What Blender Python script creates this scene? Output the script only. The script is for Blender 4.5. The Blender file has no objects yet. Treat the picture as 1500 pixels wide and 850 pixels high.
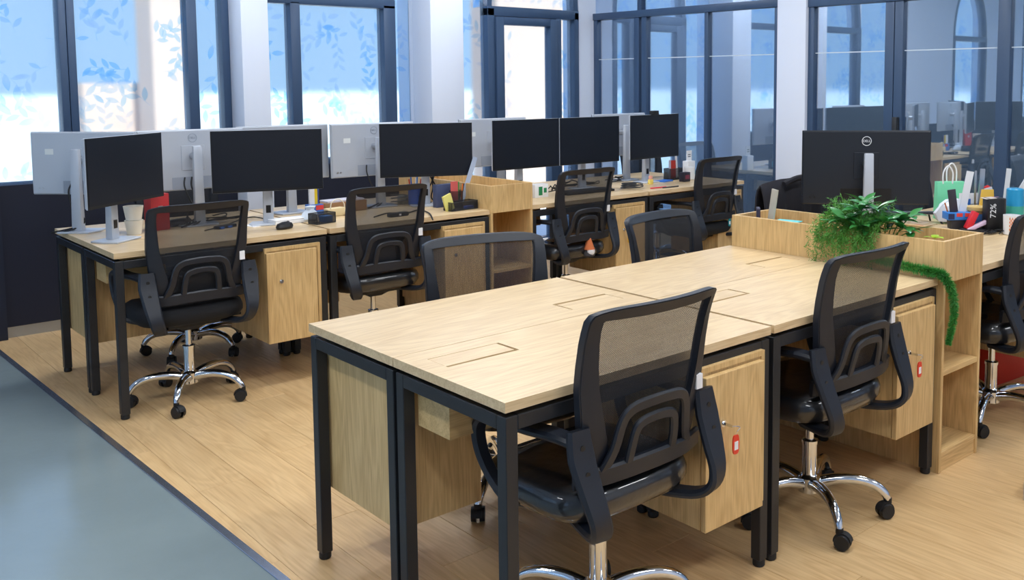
import bpy, bmesh, math, random
import numpy as np
from mathutils import Vector, Matrix
random.seed(7)
R = math.radians
scn = bpy.context.scene
COL = scn.collection

# ------------------------------------------------------------------ camera
F_PX, CX, CY = 1392.3993, 875.8439, 241.0604
YAW, PITCH, ROLL = .8283, .087, -.0046
CPOS = Vector((-1.285, -1.7209, 1.4884))
_f = Vector((math.cos(YAW)*math.cos(PITCH), math.sin(YAW)*math.cos(PITCH), -math.sin(PITCH)))
_r = Vector((math.sin(YAW), -math.cos(YAW), 0)); _u = _r.cross(_f)
_r, _u = _r*math.cos(ROLL)+_u*math.sin(ROLL), -_r*math.sin(ROLL)+_u*math.cos(ROLL)
cam = bpy.data.cameras.new('camera'); camo = bpy.data.objects.new('camera', cam); COL.objects.link(camo)
cam.sensor_fit = 'HORIZONTAL'; cam.sensor_width = 36; cam.lens = F_PX/1500*36
cam.shift_x = (750-CX)/1500; cam.shift_y = (CY-425)/1500
cam.clip_start = .05; cam.clip_end = 500
M4 = Matrix((( _r.x, _u.x, -_f.x, CPOS.x), (_r.y, _u.y, -_f.y, CPOS.y), (_r.z, _u.z, -_f.z, CPOS.z), (0, 0, 0, 1)))
camo.matrix_world = M4
scn.camera = camo
def at(px, py, Z=None, Y=None, X=None):
    """point where the photo pixel's ray meets a horizontal / vertical plane"""
    d = _f+(px-CX)/F_PX*_r-(py-CY)/F_PX*_u
    i, v = (2, Z) if Z is not None else (1, Y) if Y is not None else (0, X)
    return CPOS+d*((v-CPOS[i])/d[i])

# ------------------------------------------------------------------ world, sun, exposure
w = bpy.data.worlds.new('world'); scn.world = w; w.use_nodes = True
nt = w.node_tree; nt.nodes.clear()
tcw = nt.nodes.new('ShaderNodeTexCoord'); spw = nt.nodes.new('ShaderNodeSeparateXYZ'); nt.links.new(tcw.outputs['Generated'], spw.inputs[0])
sky = nt.nodes.new('ShaderNodeValToRGB'); nt.links.new(spw.outputs[2], sky.inputs[0])
sky.color_ramp.elements[0].position = 0; sky.color_ramp.elements[0].color = (.60, .78, 1, 1)
sky.color_ramp.elements[1].position = .6; sky.color_ramp.elements[1].color = (.22, .45, .95, 1)
bg = nt.nodes.new('ShaderNodeBackground'); bg.inputs[1].default_value = 1.0
wo = nt.nodes.new('ShaderNodeOutputWorld'); nt.links.new(sky.outputs[0], bg.inputs[0]); nt.links.new(bg.outputs[0], wo.inputs[0])
sun = bpy.data.lights.new('sun', 'SUN'); sun.energy = 11.0; sun.angle = R(.6); sun.color = (1, .95, .88)
suno = bpy.data.objects.new('sun', sun); COL.objects.link(suno)
suno.rotation_euler = (R(50), 0, R(-8)); suno.location = (0, -10, 20)
CEIL_W = 20.0
vs = scn.view_settings
vs.view_transform = 'Standard'; vs.look = 'None'; vs.gamma = 1; vs.use_curve_mapping = False
vs.exposure = 0.12

# ------------------------------------------------------------------ materials
def srgb(r, g, b):
    f = lambda c: ((c/255)/12.92 if c/255 <= .04045 else ((c/255+.055)/1.055)**2.4)
    return (f(r), f(g), f(b), 1)
MATS = {}
def nodes(name):
    m = bpy.data.materials.new(name); m.use_nodes = True; n = m.node_tree; n.nodes.clear()
    o = n.nodes.new('ShaderNodeOutputMaterial'); MATS[name] = m
    return m, n, o
def pbr(name, col, rough=.5, metal=0, coat=0, bump=0, bscale=200, spec=.5, vary=0, coat_rough=.1):
    m, n, o = nodes(name); b = n.nodes.new('ShaderNodeBsdfPrincipled'); n.links.new(b.outputs[0], o.inputs[0])
    b.inputs['Base Color'].default_value = col; b.inputs['Roughness'].default_value = rough
    b.inputs['Metallic'].default_value = metal; b.inputs['Coat Weight'].default_value = coat
    b.inputs['Coat Roughness'].default_value = coat_rough
    b.inputs['Specular IOR Level'].default_value = spec
    tc = n.nodes.new('ShaderNodeTexCoord')
    if bump:
        nz = n.nodes.new('ShaderNodeTexNoise'); nz.inputs['Scale'].default_value = bscale; nz.inputs['Detail'].default_value = 3
        n.links.new(tc.outputs['Object'], nz.inputs['Vector'])
        bp = n.nodes.new('ShaderNodeBump'); bp.inputs['Strength'].default_value = bump; bp.inputs['Distance'].default_value = .002
        n.links.new(nz.outputs[0], bp.inputs['Height']); n.links.new(bp.outputs[0], b.inputs['Normal'])
    if vary:
        nz = n.nodes.new('ShaderNodeTexNoise'); nz.inputs['Scale'].default_value = 6; nz.inputs['Detail'].default_value = 4
        n.links.new(tc.outputs['Object'], nz.inputs['Vector'])
        mx = n.nodes.new('ShaderNodeMix'); mx.data_type = 'RGBA'
        mx.inputs[6].default_value = col; mx.inputs[7].default_value = tuple(c*(1-vary) for c in col[:3])+(1,)
        n.links.new(nz.outputs[0], mx.inputs[0]); n.links.new(mx.outputs[2], b.inputs['Base Color'])
    return m
def wood(name, axis, light, mid, dark, rough=.38, fine=1.0, rand=.10, coat=0):
    """oak-like grain running along a local axis"""
    m, n, o = nodes(name); L = n.links.new
    b = n.nodes.new('ShaderNodeBsdfPrincipled'); L(b.outputs[0], o.inputs[0]); b.inputs['Roughness'].default_value = rough
    b.inputs['Coat Weight'].default_value = coat; b.inputs['Coat Roughness'].default_value = .25
    tc = n.nodes.new('ShaderNodeTexCoord'); oi = n.nodes.new('ShaderNodeObjectInfo')
    cm = n.nodes.new('ShaderNodeCombineXYZ'); mu = n.nodes.new('ShaderNodeMath'); mu.operation = 'MULTIPLY'; mu.inputs[1].default_value = 37
    L(oi.outputs['Random'], mu.inputs[0]); [L(mu.outputs[0], cm.inputs[i]) for i in range(3)]
    ad = n.nodes.new('ShaderNodeVectorMath'); ad.operation = 'ADD'; L(tc.outputs['Object'], ad.inputs[0]); L(cm.outputs[0], ad.inputs[1])
    def mapped(sa, sb):
        mp = n.nodes.new('ShaderNodeMapping'); L(ad.outputs[0], mp.inputs[0])
        mp.inputs['Scale'].default_value = [sa if i == 'XYZ'.index(axis) else sb for i in range(3)]
        return mp
    # broad cathedral figure: distorted bands
    n0 = n.nodes.new('ShaderNodeTexNoise'); n0.inputs['Scale'].default_value = 1; n0.inputs['Detail'].default_value = 2
    n0.inputs['Distortion'].default_value = .6; L(mapped(1.3, 7).outputs[0], n0.inputs['Vector'])
    ws = n.nodes.new('ShaderNodeMath'); ws.operation = 'MULTIPLY'; ws.inputs[1].default_value = 55; L(n0.outputs[0], ws.inputs[0])
    sn = n.nodes.new('ShaderNodeMath'); sn.operation = 'SINE'; L(ws.outputs[0], sn.inputs[0])
    # pores: short fine streaks
    n1 = n.nodes.new('ShaderNodeTexNoise'); n1.inputs['Scale'].default_value = 1; n1.inputs['Detail'].default_value = 4
    L(mapped(9*fine, 230*fine).outputs[0], n1.inputs['Vector'])
    n2 = n.nodes.new('ShaderNodeTexNoise'); n2.inputs['Scale'].default_value = 1; n2.inputs['Detail'].default_value = 2
    L(mapped(1.2, 5).outputs[0], n2.inputs['Vector'])
    r0 = n.nodes.new('ShaderNodeMapRange'); r0.inputs[1].default_value = -1; r0.inputs[2].default_value = 1
    r0.inputs[3].default_value = 0; r0.inputs[4].default_value = .24; L(sn.outputs[0], r0.inputs[0])
    r1 = n.nodes.new('ShaderNodeMapRange'); r1.inputs[1].default_value = .42; r1.inputs[2].default_value = .72
    r1.inputs[3].default_value = 0; r1.inputs[4].default_value = .45; L(n1.outputs[0], r1.inputs[0])
    sm = n.nodes.new('ShaderNodeMath'); sm.operation = 'ADD'; L(r0.outputs[0], sm.inputs[0]); L(r1.outputs[0], sm.inputs[1])
    m1 = n.nodes.new('ShaderNodeMix'); m1.data_type = 'RGBA'; m1.inputs[6].default_value = light; m1.inputs[7].default_value = mid; L(n2.outputs[0], m1.inputs[0])
    m2 = n.nodes.new('ShaderNodeMix'); m2.data_type = 'RGBA'; m2.inputs[7].default_value = dark; L(m1.outputs[2], m2.inputs[6]); L(sm.outputs[0], m2.inputs[0])
    hv = n.nodes.new('ShaderNodeHueSaturation'); L(m2.outputs[2], hv.inputs['Color'])
    rv = n.nodes.new('ShaderNodeMapRange'); rv.inputs[3].default_value = 1-rand; rv.inputs[4].default_value = 1+rand*.6; L(oi.outputs['Random'], rv.inputs[0]); L(rv.outputs[0], hv.inputs['Value'])
    L(hv.outputs[0], b.inputs['Base Color'])
    bp = n.nodes.new('ShaderNodeBump'); bp.inputs['Strength'].default_value = .12; bp.inputs['Distance'].default_value = .001; L(n1.outputs[0], bp.inputs['Height']); L(bp.outputs[0], b.inputs['Normal'])
    return m

W_TOP = wood('oak_top', 'X', srgb(230, 206, 166), srgb(222, 194, 150), srgb(186, 152, 108), .34, rand=.02)
W_CABZ = wood('oak_vertical', 'Z', srgb(228, 196, 140), srgb(220, 184, 126), srgb(170, 128, 76), .42, rand=.05)
W_CABX = wood('oak_horizontal', 'X', srgb(228, 196, 140), srgb(220, 184, 126), srgb(170, 128, 76), .42, rand=.05)
W_FLOOR = wood('floor_plank_wood', 'Y', srgb(230, 196, 146), srgb(221, 183, 130), srgb(190, 148, 98), .36, fine=.5, rand=.05)
BLACK_METAL = pbr('black_powder_coat', srgb(34, 36, 40), .42, bump=.1, bscale=600)
PLASTIC = pbr('black_plastic', srgb(27, 32, 42), .45, bump=.12, bscale=500)
RUBBER = pbr('black_rubber', srgb(22, 23, 26), .55)
SEATFAB = pbr('seat_fabric_black', srgb(16, 18, 24), .8, bump=.5, bscale=500)
SEATWRAP = pbr('seat_fabric_in_plastic_film', srgb(16, 19, 26), .45, coat=1, bump=1.0, bscale=30, coat_rough=.06)
CHROME = pbr('chrome', srgb(225, 228, 232), .08, 1)
STEEL = pbr('brushed_steel', srgb(190, 194, 200), .28, 1)
SILVER = pbr('silver_plastic', srgb(186, 192, 202), .38, .25)
SCREEN = pbr('black_screen', srgb(15, 21, 32), .42, spec=.35)
BEZEL = pbr('black_bezel', srgb(14, 15, 18), .35)
BLACKCASE = pbr('black_casing', srgb(22, 28, 38), .42, bump=.05, bscale=700)
WHITE = pbr('white_plastic', srgb(235, 236, 238), .4)
PAPER = pbr('white_paper', srgb(240, 240, 242), .8)
WALL = pbr('white_paint', srgb(222, 230, 246), .7, bump=.05, bscale=80)
FRAME = pbr('dark_blue_grey_aluminium', srgb(58, 80, 110), .38, .1)
NAVY = pbr('navy_panel', srgb(10, 18, 40), .6, bump=.1, bscale=60)
LINE = pbr('pale_strip', srgb(200, 215, 228), .4)
ALU = pbr('aluminium_trim', srgb(176, 186, 204), .22, .9)
def epoxy():
    m, n, o = nodes('grey_epoxy_floor'); L = n.links.new
    b = n.nodes.new('ShaderNodeBsdfPrincipled'); L(b.outputs[0], o.inputs[0])
    tc = n.nodes.new('ShaderNodeTexCoord'); nz = n.nodes.new('ShaderNodeTexNoise'); nz.inputs['Scale'].default_value = 1.8; nz.inputs['Detail'].default_value = 5
    L(tc.outputs['Object'], nz.inputs['Vector'])
    mx = n.nodes.new('ShaderNodeMix'); mx.data_type = 'RGBA'; mx.inputs[6].default_value = srgb(120, 134, 138); mx.inputs[7].default_value = srgb(138, 152, 154)
    L(nz.outputs[0], mx.inputs[0]); L(mx.outputs[2], b.inputs['Base Color'])
    b.inputs['Roughness'].default_value = .15
    n2 = n.nodes.new('ShaderNodeTexNoise'); n2.inputs['Scale'].default_value = 14; n2.inputs['Detail'].default_value = 4; L(tc.outputs['Object'], n2.inputs['Vector'])
    bp = n.nodes.new('ShaderNodeBump'); bp.inputs['Strength'].default_value = .25; bp.inputs['Distance'].default_value = .004; L(n2.outputs[0], bp.inputs['Height']); L(bp.outputs[0], b.inputs['Normal'])
    return m
EPOXY = epoxy()
def film():
    m, n, o = nodes('frosted_window_film'); L = n.links.new
    rf = n.nodes.new('ShaderNodeBsdfRefraction'); rf.inputs['Color'].default_value = (.80, .92, 1, 1); rf.inputs['Roughness'].default_value = .09; rf.inputs['IOR'].default_value = 1.3
    tl = n.nodes.new('ShaderNodeBsdfTranslucent'); tl.inputs['Color'].default_value = (.8, .92, 1, 1)
    gl = n.nodes.new('ShaderNodeBsdfGlossy'); gl.inputs['Roughness'].default_value = .15
    mx = n.nodes.new('ShaderNodeMixShader'); mx.inputs[0].default_value = .12; L(rf.outputs[0], mx.inputs[1]); L(tl.outputs[0], mx.inputs[2])
    m2 = n.nodes.new('ShaderNodeMixShader'); m2.inputs[0].default_value = .04; L(mx.outputs[0], m2.inputs[1]); L(gl.outputs[0], m2.inputs[2]); L(m2.outputs[0], o.inputs[0])
    return m
FILM = film()
def leafprint():
    m, n, o = nodes('blue_leaf_print'); L = n.links.new
    t = n.nodes.new('ShaderNodeBsdfTransparent'); oi = n.nodes.new('ShaderNodeTexCoord')
    nz = n.nodes.new('ShaderNodeTexNoise'); nz.inputs['Scale'].default_value = 3.5; L(oi.outputs['Object'], nz.inputs['Vector'])
    rp = n.nodes.new('ShaderNodeValToRGB'); rp.color_ramp.elements[0].position = .4; rp.color_ramp.elements[0].color = (.86, .91, 1, 1)
    rp.color_ramp.elements[1].position = .62; rp.color_ramp.elements[1].color = (.58, .82, 1, 1)
    L(nz.outputs[0], rp.inputs[0]); L(rp.outputs[0], t.inputs[0]); L(t.outputs[0], o.inputs[0])
    return m
LEAFPRINT = leafprint()
def clear_glass(name='partition_glass', fac=.42, tint=(.72, .84, .96, 1)):
    m, n, o = nodes(name); L = n.links.new
    t = n.nodes.new('ShaderNodeBsdfTransparent'); t.inputs[0].default_value = tint
    g = n.nodes.new('ShaderNodeBsdfGlossy'); g.inputs['Roughness'].default_value = .015; g.inputs[0].default_value = (.86, .93, 1, 1)
    mx = n.nodes.new('ShaderNodeMixShader'); mx.inputs[0].default_value = fac
    L(t.outputs[0], mx.inputs[1]); L(g.outputs[0], mx.inputs[2]); L(mx.outputs[0], o.inputs[0])
    return m
GLASS = clear_glass()
PLASTICCLEAR = clear_glass('clear_acrylic', .25, (.9, .93, .96, 1))
def netting(name='chair_mesh_fabric', k=1500., thr=.35, lo=.12, hi=.62):
    m, n, o = nodes(name); L = n.links.new
    tc = n.nodes.new('ShaderNodeTexCoord'); sp = n.nodes.new('ShaderNodeSeparateXYZ'); L(tc.outputs['Object'], sp.inputs[0])
    def s(out, ph=0):
        a = n.nodes.new('ShaderNodeMath'); a.operation = 'MULTIPLY_ADD'; a.inputs[1].default_value = k; a.inputs[2].default_value = ph; L(out, a.inputs[0])
        b = n.nodes.new('ShaderNodeMath'); b.operation = 'SINE'; L(a.outputs[0], b.inputs[0]); return b
    x, z = s(sp.outputs[0]), s(sp.outputs[2])
    pm = n.nodes.new('ShaderNodeMath'); pm.operation = 'MULTIPLY'; L(x.outputs[0], pm.inputs[0]); L(z.outputs[0], pm.inputs[1])
    gt = n.nodes.new('ShaderNodeMath'); gt.operation = 'GREATER_THAN'; gt.inputs[1].default_value = thr; L(pm.outputs[0], gt.inputs[0])
    mr = n.nodes.new('ShaderNodeMapRange'); mr.inputs[3].default_value = lo; mr.inputs[4].default_value = hi; L(gt.outputs[0], mr.inputs[0])
    d = n.nodes.new('ShaderNodeBsdfPrincipled'); d.inputs['Base Color'].default_value = srgb(30, 33, 40); d.inputs['Roughness'].default_value = .7
    t = n.nodes.new('ShaderNodeBsdfTransparent'); mx = n.nodes.new('ShaderNodeMixShader')
    L(mr.outputs[0], mx.inputs[0]); L(d.outputs[0], mx.inputs[1]); L(t.outputs[0], mx.inputs[2]); L(mx.outputs[0], o.inputs[0])
    return m
MESH = netting()
WIREMESH = netting('black_wire_mesh', 1200., .1, .3, .85)
def emit(name, col, s):
    m, n, o = nodes(name); e = n.nodes.new('ShaderNodeEmission'); e.inputs[0].default_value = col; e.inputs[1].default_value = s
    n.links.new(e.outputs[0], o.inputs[0]); return m
LED = emit('led_diffuser', (.94, .97, 1, 1), 6)
_cm = {}
def C(r, g, b, rough=.5, **k):
    key = (r, g, b, rough)+tuple(k.items())
    if key not in _cm: _cm[key] = pbr('colour_%d_%d_%d_%d' % (r, g, b, int(rough*100)), srgb(r, g, b), rough, **k)
    return _cm[key]

# ------------------------------------------------------------------ mesh helpers
class MB:
    def __init__(s): s.v = []; s.f = []
    def add(s, vs_, fs): k = len(s.v); s.v += [tuple(p) for p in vs_]; s.f += [tuple(i+k for i in q) for q in fs]; return s
    def box(s, x0, x1, y0, y1, z0, z1, M=None):
        p = [Vector((x, y, z)) for z in (z0, z1) for y in (y0, y1) for x in (x0, x1)]
        if M: p = [M @ q for q in p]
        return s.add(p, [(0, 2, 3, 1), (4, 5, 7, 6), (0, 1, 5, 4), (2, 6, 7, 3), (0, 4, 6, 2), (1, 3, 7, 5)])
    def frust(s, b, t, z0, z1):   # b,t = (x0,x1,y0,y1)
        p = [(x, y, z0) for y in b[2:] for x in b[:2]]+[(x, y, z1) for y in t[2:] for x in t[:2]]
        return s.add(p, [(0, 2, 3, 1), (4, 5, 7, 6), (0, 1, 5, 4), (2, 6, 7, 3), (0, 4, 6, 2), (1, 3, 7, 5)])
    def cyl(s, p0, p1, r0, r1=None, n=16, caps=True):
        r1 = r0 if r1 is None else r1; p0, p1 = Vector(p0), Vector(p1); d = (p1-p0).normalized()
        a = d.orthogonal().normalized(); b = d.cross(a)
        vs_ = [p+(a*math.cos(2*math.pi*i/n)+b*math.sin(2*math.pi*i/n))*r for p, r in ((p0, r0), (p1, r1)) for i in range(n)]
        fs = [(i, (i+1) % n, n+(i+1) % n, n+i) for i in range(n)]
        if caps: fs += [tuple(range(n))[::-1], tuple(range(n, 2*n))]
        return s.add(vs_, fs)
    def lathe(s, prof, n=20, o=(0, 0, 0), cap=True):
        vs_ = [(o[0]+r*math.cos(2*math.pi*i/n), o[1]+r*math.sin(2*math.pi*i/n), o[2]+z) for r, z in prof for i in range(n)]
        fs = [(j*n+i, j*n+(i+1) % n, (j+1)*n+(i+1) % n, (j+1)*n+i) for j in range(len(prof)-1) for i in range(n)]
        if cap: fs += [tuple(range(n))[::-1], tuple((len(prof)-1)*n+i for i in range(n))]
        return s.add(vs_, fs)
    def tube(s, pts, r, n=6, smooth=4, flat=1.0):
        P = spline(pts, smooth) if smooth > 1 else [Vector(p) for p in pts]
        rs = r if isinstance(r, (list, tuple)) else [r]
        N = len(P); up = None; vs_ = []
        for i, p in enumerate(P):
            t = (P[min(i+1, N-1)]-P[max(i-1, 0)]).normalized()
            if up is None: up = t.orthogonal().normalized()
            up = (up-t*up.dot(t)); up = up.normalized() if up.length > 1e-6 else t.orthogonal().normalized()
            b = t.cross(up); q = i/(N-1)*(len(rs)-1); k = min(int(q), len(rs)-2) if len(rs) > 1 else 0
            rr = rs[k]+(rs[k+1]-rs[k])*(q-k) if len(rs) > 1 else rs[0]
            vs_ += [p+(up*math.cos(2*math.pi*j/n)*flat+b*math.sin(2*math.pi*j/n))*rr for j in range(n)]
        fs = [(i*n+j, i*n+(j+1) % n, (i+1)*n+(j+1) % n, (i+1)*n+j) for i in range(N-1) for j in range(n)]
        fs += [tuple(range(n))[::-1], tuple((N-1)*n+j for j in range(n))]
        return s.add(vs_, fs)
    def ribbon(s, pts, nrm, wd, t, smooth=4):
        """rectangular section swept along pts; nrm = thickness direction (vector or one per point)"""
        P = spline(pts, smooth) if smooth > 1 else [Vector(p) for p in pts]; N = len(P)
        nl = spline(nrm, smooth) if isinstance(nrm, list) else [Vector(nrm)]*N
        wl = wd if isinstance(wd, list) else [wd, wd]; vs_ = []
        for i, p in enumerate(P):
            T = (P[min(i+1, N-1)]-P[max(i-1, 0)]).normalized(); n_ = nl[i]-T*nl[i].dot(T); n_.normalize(); B = T.cross(n_)
            q = i/(N-1)*(len(wl)-1); k = min(int(q), len(wl)-2); ww = wl[k]+(wl[k+1]-wl[k])*(q-k)
            c = .3
            for a, b in ((-1, -c), (-1+2*c*t/ww, -1), (1-2*c*t/ww, -1), (1, -c), (1, c), (1-2*c*t/ww, 1), (-1+2*c*t/ww, 1), (-1, c)):
                vs_.append(p+B*a*ww/2+n_*b*t/2)
        fs = [(i*8+j, i*8+(j+1) % 8, (i+1)*8+(j+1) % 8, (i+1)*8+j) for i in range(N-1) for j in range(8)]
        fs += [tuple(range(8))[::-1], tuple((N-1)*8+j for j in range(8))]
        return s.add(vs_, fs)
    def mesh(s, name, bevel=0, smooth=35, seg=2):
        me = bpy.data.meshes.new(name); me.from_pydata(s.v, [], s.f)
        bm = bmesh.new(); bm.from_mesh(me)
        bmesh.ops.recalc_face_normals(bm, faces=bm.faces)
        if bevel: bmesh.ops.bevel(bm, geom=list(bm.edges), offset=bevel, segments=seg, affect='EDGES', clamp_overlap=True, profile=.5)
        bm.to_mesh(me); bm.free()
        if smooth:
            me.polygons.foreach_set('use_smooth', [True]*len(me.polygons)); me.set_sharp_from_angle(angle=R(smooth))
        return me
    def build(s, name, mat, parent=None, bevel=0, smooth=35, seg=2, loc=None):
        return link(name, s.mesh(name, bevel, smooth, seg), mat, parent, loc)
def spline(pts, k):
    P = [Vector(p) for p in pts]; out = []
    if len(P) < 3: 
        return [P[0].lerp(P[-1], i/k) for i in range(k+1)]
    for i in range(len(P)-1):
        a, b, c, d = P[max(i-1, 0)], P[i], P[i+1], P[min(i+2, len(P)-1)]
        for j in range(k):
            t = j/k
            out.append(.5*((2*b)+(c-a)*t+(2*a-5*b+4*c-d)*t*t+(3*b-a-3*c+d)*t**3))
    return out+[P[-1]]
def link(name, me, mat, parent=None, loc=None):
    o = bpy.data.objects.new(name, me); COL.objects.link(o)
    if mat is not None and not me.materials: me.materials.append(mat)
    if parent: o.parent = parent
    if loc is not None: o.location = loc
    return o
def tag(o, label=None, cat=None, group=None, kind=None):
    if label: o['label'] = label
    if cat: o['category'] = cat
    if group: o['group'] = group
    if kind: o['kind'] = kind
    return o
def thing(name, loc, rz, label, cat, group=None):
    e = bpy.data.objects.new(name, None); COL.objects.link(e); e.empty_display_size = .1
    e.location = loc; e.rotation_euler = (0, 0, rz)
    return tag(e, label, cat, group)
def copy_tree(o, parent=None):
    c = o.copy(); COL.objects.link(c); c.parent = parent
    for ch in list(o.children): copy_tree(ch, c)
    return c
def place(o, loc, rz, label, group=None, cat=None):
    o.location = loc; o.rotation_euler = (0, 0, rz); tag(o, label, cat, group); return o
def text_mesh(body, size, ext=.0006):
    cu = bpy.data.curves.new('lettering', 'FONT'); cu.body = body; cu.size = size; cu.align_x = 'CENTER'; cu.align_y = 'CENTER'; cu.extrude = ext
    o = bpy.data.objects.new('lettering', cu); COL.objects.link(o); dg = bpy.context.evaluated_depsgraph_get()
    me = bpy.data.meshes.new_from_object(o.evaluated_get(dg)); bpy.data.objects.remove(o); return me
def struct(o): o['kind'] = 'structure'; return o

# ================================================================== THE ROOM
WY, GX = 4.71, 4.60           # window wall, glass partition
CZ = 3.15
# wood floor with separate planks, grey floor, trim between them
sub = MB().box(-.30, 7.4, -4.2, 4.8, -.06, -.0125).build('floor', C(120, 95, 66, .7)); struct(sub)
PW, PL = .178, 1.22
plank_me = {}
PX0 = -.27; nrow = int((GX-PX0)/PW)+1
for i in range(nrow):
    x0 = PX0+i*PW; off = (i*.437) % 1*PL; y = -2.6-off
    while y < WY:
        ya, yb = max(y, -2.6), min(y+PL, WY)
        if yb-ya > .03:
            key = (round(yb-ya, 2), min(PW, GX-x0) < PW)
            if key not in plank_me:
                wd_ = min(PW, GX-x0)
                plank_me[key] = MB().box(0, wd_-.0012, 0, yb-ya-.0012, -.0125, 0).mesh('plank', .0008, 0, 1)
            o = link('plank', plank_me[key], W_FLOOR, sub, (x0, ya, random.uniform(-.0004, 0)))
        y += PL
def edge_x(y): return -.121-.0302*(y-.927)          # the joint between the two floors is a little askew to the planks
gp_ = [(-6.2, -4.2), (edge_x(-4.2), -4.2), (edge_x(4.8), 4.8), (-6.2, 4.8)]
grey = MB().add([(x, y, z) for z in (-.012, .0012) for x, y in gp_], [(0, 3, 2, 1), (4, 5, 6, 7)]+[(i, (i+1) % 4, 4+(i+1) % 4, 4+i) for i in range(4)]).build('floor_grey', EPOXY, None, 0, 0); struct(grey)
base_ = MB().box(-6.2, -.30, -4.2, 4.8, -.06, -.0125).build('floor_slab', C(120, 95, 66, .7)); struct(base_)
tr = MB().add([(edge_x(y)+dx, y, z) for z in (.0, .0055) for y, dx in ((-2.6, -.028), (-2.6, .0), (4.66, .0), (4.66, -.028))], [(0, 3, 2, 1), (4, 5, 6, 7)]+[(i, (i+1) % 4, 4+(i+1) % 4, 4+i) for i in range(4)]).build('trim_1', ALU, None, .001, 30, 1); struct(tr)
ceil = MB().box(-6.2, 7.4, -4.2, 4.95, CZ, CZ+.1).build('ceiling', WALL); struct(ceil)
wl = bpy.data.objects.new('wall_left', None); COL.objects.link(wl); struct(wl)
for y0, y1, z0, z1 in ((-4.2, 4.95, -.06, .6), (-4.2, 4.95, 2.7, CZ), (-4.2, -1.6, .6, 2.7), (1.2, 1.6, .6, 2.7), (4.4, 4.95, .6, 2.7)):
    MB().box(-6.3, -6.2, y0, y1, z0, z1).build('wall_pier', WALL, wl)
for y0, y1 in ((-1.6, -.2), (-.2, 1.2), (1.6, 3.0), (3.0, 4.4)):  # unseen side windows, added to throw bluish light on the desk ends
    for a_, b_, c_, d_ in ((y0, y0+.05, .6, 2.7), (y1-.05, y1, .6, 2.7), (y0+.05, y1-.05, .6, .65), (y0+.05, y1-.05, 2.65, 2.7)):
        MB().box(-6.3, -6.18, a_, b_, c_, d_).build('window_frame', FRAME, wl)
    MB().box(-6.256, -6.25, y0+.05, y1-.05, .65, 2.65).build('window_pane', FILM, wl, 0, 0)
struct(MB().box(-6.3, 7.5, -4.3, -4.2, -.06, CZ).build('wall_back', WALL))
# --- window wall: solid pieces between glazed openings (all in the plane Y = WY .. WY+.2)
wall = bpy.data.objects.new('wall_windows', None); COL.objects.link(wall); struct(wall)
# openings: (x0,x1,z0,ztop)
opens = [(-4.9, -4.3, .9, 2.9), (-3.1, -2.1, .9, 2.9), (-.75, 1.249, .9, 2.95), (1.435, 2.674, .9, 2.95), (2.97, 4.39, .02, 2.95)]
xs = -6.3
for a, b, z0, z1 in opens:
    MB().box(xs, a, WY, WY+.22, -.06, CZ).build('wall_pier', WALL, wall)
    if z0 > .1:
        MB().box(a, b, WY+.02, WY+.2, -.06, z0).build('low_panel', NAVY, wall)
    MB().box(a, b, WY, WY+.22, z1, CZ).build('lintel', WALL, wall)
    xs = b
MB().box(xs, 7.5, WY, WY+.22, -.06, CZ).build('wall_pier', WALL, wall)
# protruding pilasters
MB().box(1.25, 1.435, 4.5, WY, 0, CZ).build('pilaster', WALL, wall, .004)
MB().box(2.674, 2.97, 4.45, WY, 0, CZ).build('pilaster', WALL, wall, .004)
# dark cladding and shiny plinth under the windows
lowp = MB().box(-6.2, 1.25, WY-.05, WY+.02, .065, .9).build('trim_2', NAVY); struct(lowp)
struct(MB().box(1.435, 2.674, WY-.05, WY+.02, .065, .9).build('trim_3', NAVY))
struct(MB().box(-.145, 1.25, WY-.045, WY, 0, .065).build('baseboard_windows', ALU))
struct(MB().box(-.33, -.145, WY-.09, WY-.04, 0, 1.0).build('trim_4', pbr('dark_post', srgb(20, 28, 48), .5)))
# leaf vine prints
def vine_print(mb, x0, x1, z0, z1, rnd, y):
    def leaf(p, a, l):
        c, s_ = math.cos(a), math.sin(a); w_ = l*.2
        pts = [(0, 0), (.25, .8), (.5, 1), (.75, .72), (1, 0), (.75, -.72), (.5, -1), (.25, -.8)]
        P = [(p[0]+c*u*l-s_*v*w_, p[1]+s_*u*l+c*v*w_) for u, v in pts]
        if all(x0 < q[0] < x1 and z0 < q[1] < z1 for q in P):
            mb.add([(q[0], y, q[1]) for q in P], [tuple(range(8))])
    g_ = .185; ga_, gb_ = int((x1-x0)/g_)+2, int((z1-z0)/g_)+2
    for k in range(ga_*gb_):
        p = [x0+(k % ga_-.5+rnd.uniform(-.3, .3))*g_, z0+(k//ga_-.5+rnd.uniform(-.3, .3))*g_]; a = rnd.uniform(0, 6.28); cv = rnd.uniform(-.5, .5)
        sc = rnd.uniform(.75, 1.05)
        for j in range(6):
            q = [p[0]+math.cos(a)*.042*sc, p[1]+math.sin(a)*.042*sc]
            if x0 < min(p[0], q[0]) and max(p[0], q[0]) < x1 and z0 < min(p[1], q[1]) and max(p[1], q[1]) < z1:
                nx, nz = -math.sin(a)*.0014, math.cos(a)*.0014
                mb.add([(p[0]+nx, y, p[1]+nz), (q[0]+nx, y, q[1]+nz), (q[0]-nx, y, q[1]-nz), (p[0]-nx, y, p[1]-nz)], [(0, 1, 2, 3)])
            leaf(q, a+(.75 if j % 2 else -.75)+rnd.uniform(-.2, .2), (.075+.03*rnd.random())*sc)
            a += cv*.5+rnd.uniform(-.1, .1); p = q
    return mb
win_n = [0]
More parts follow.
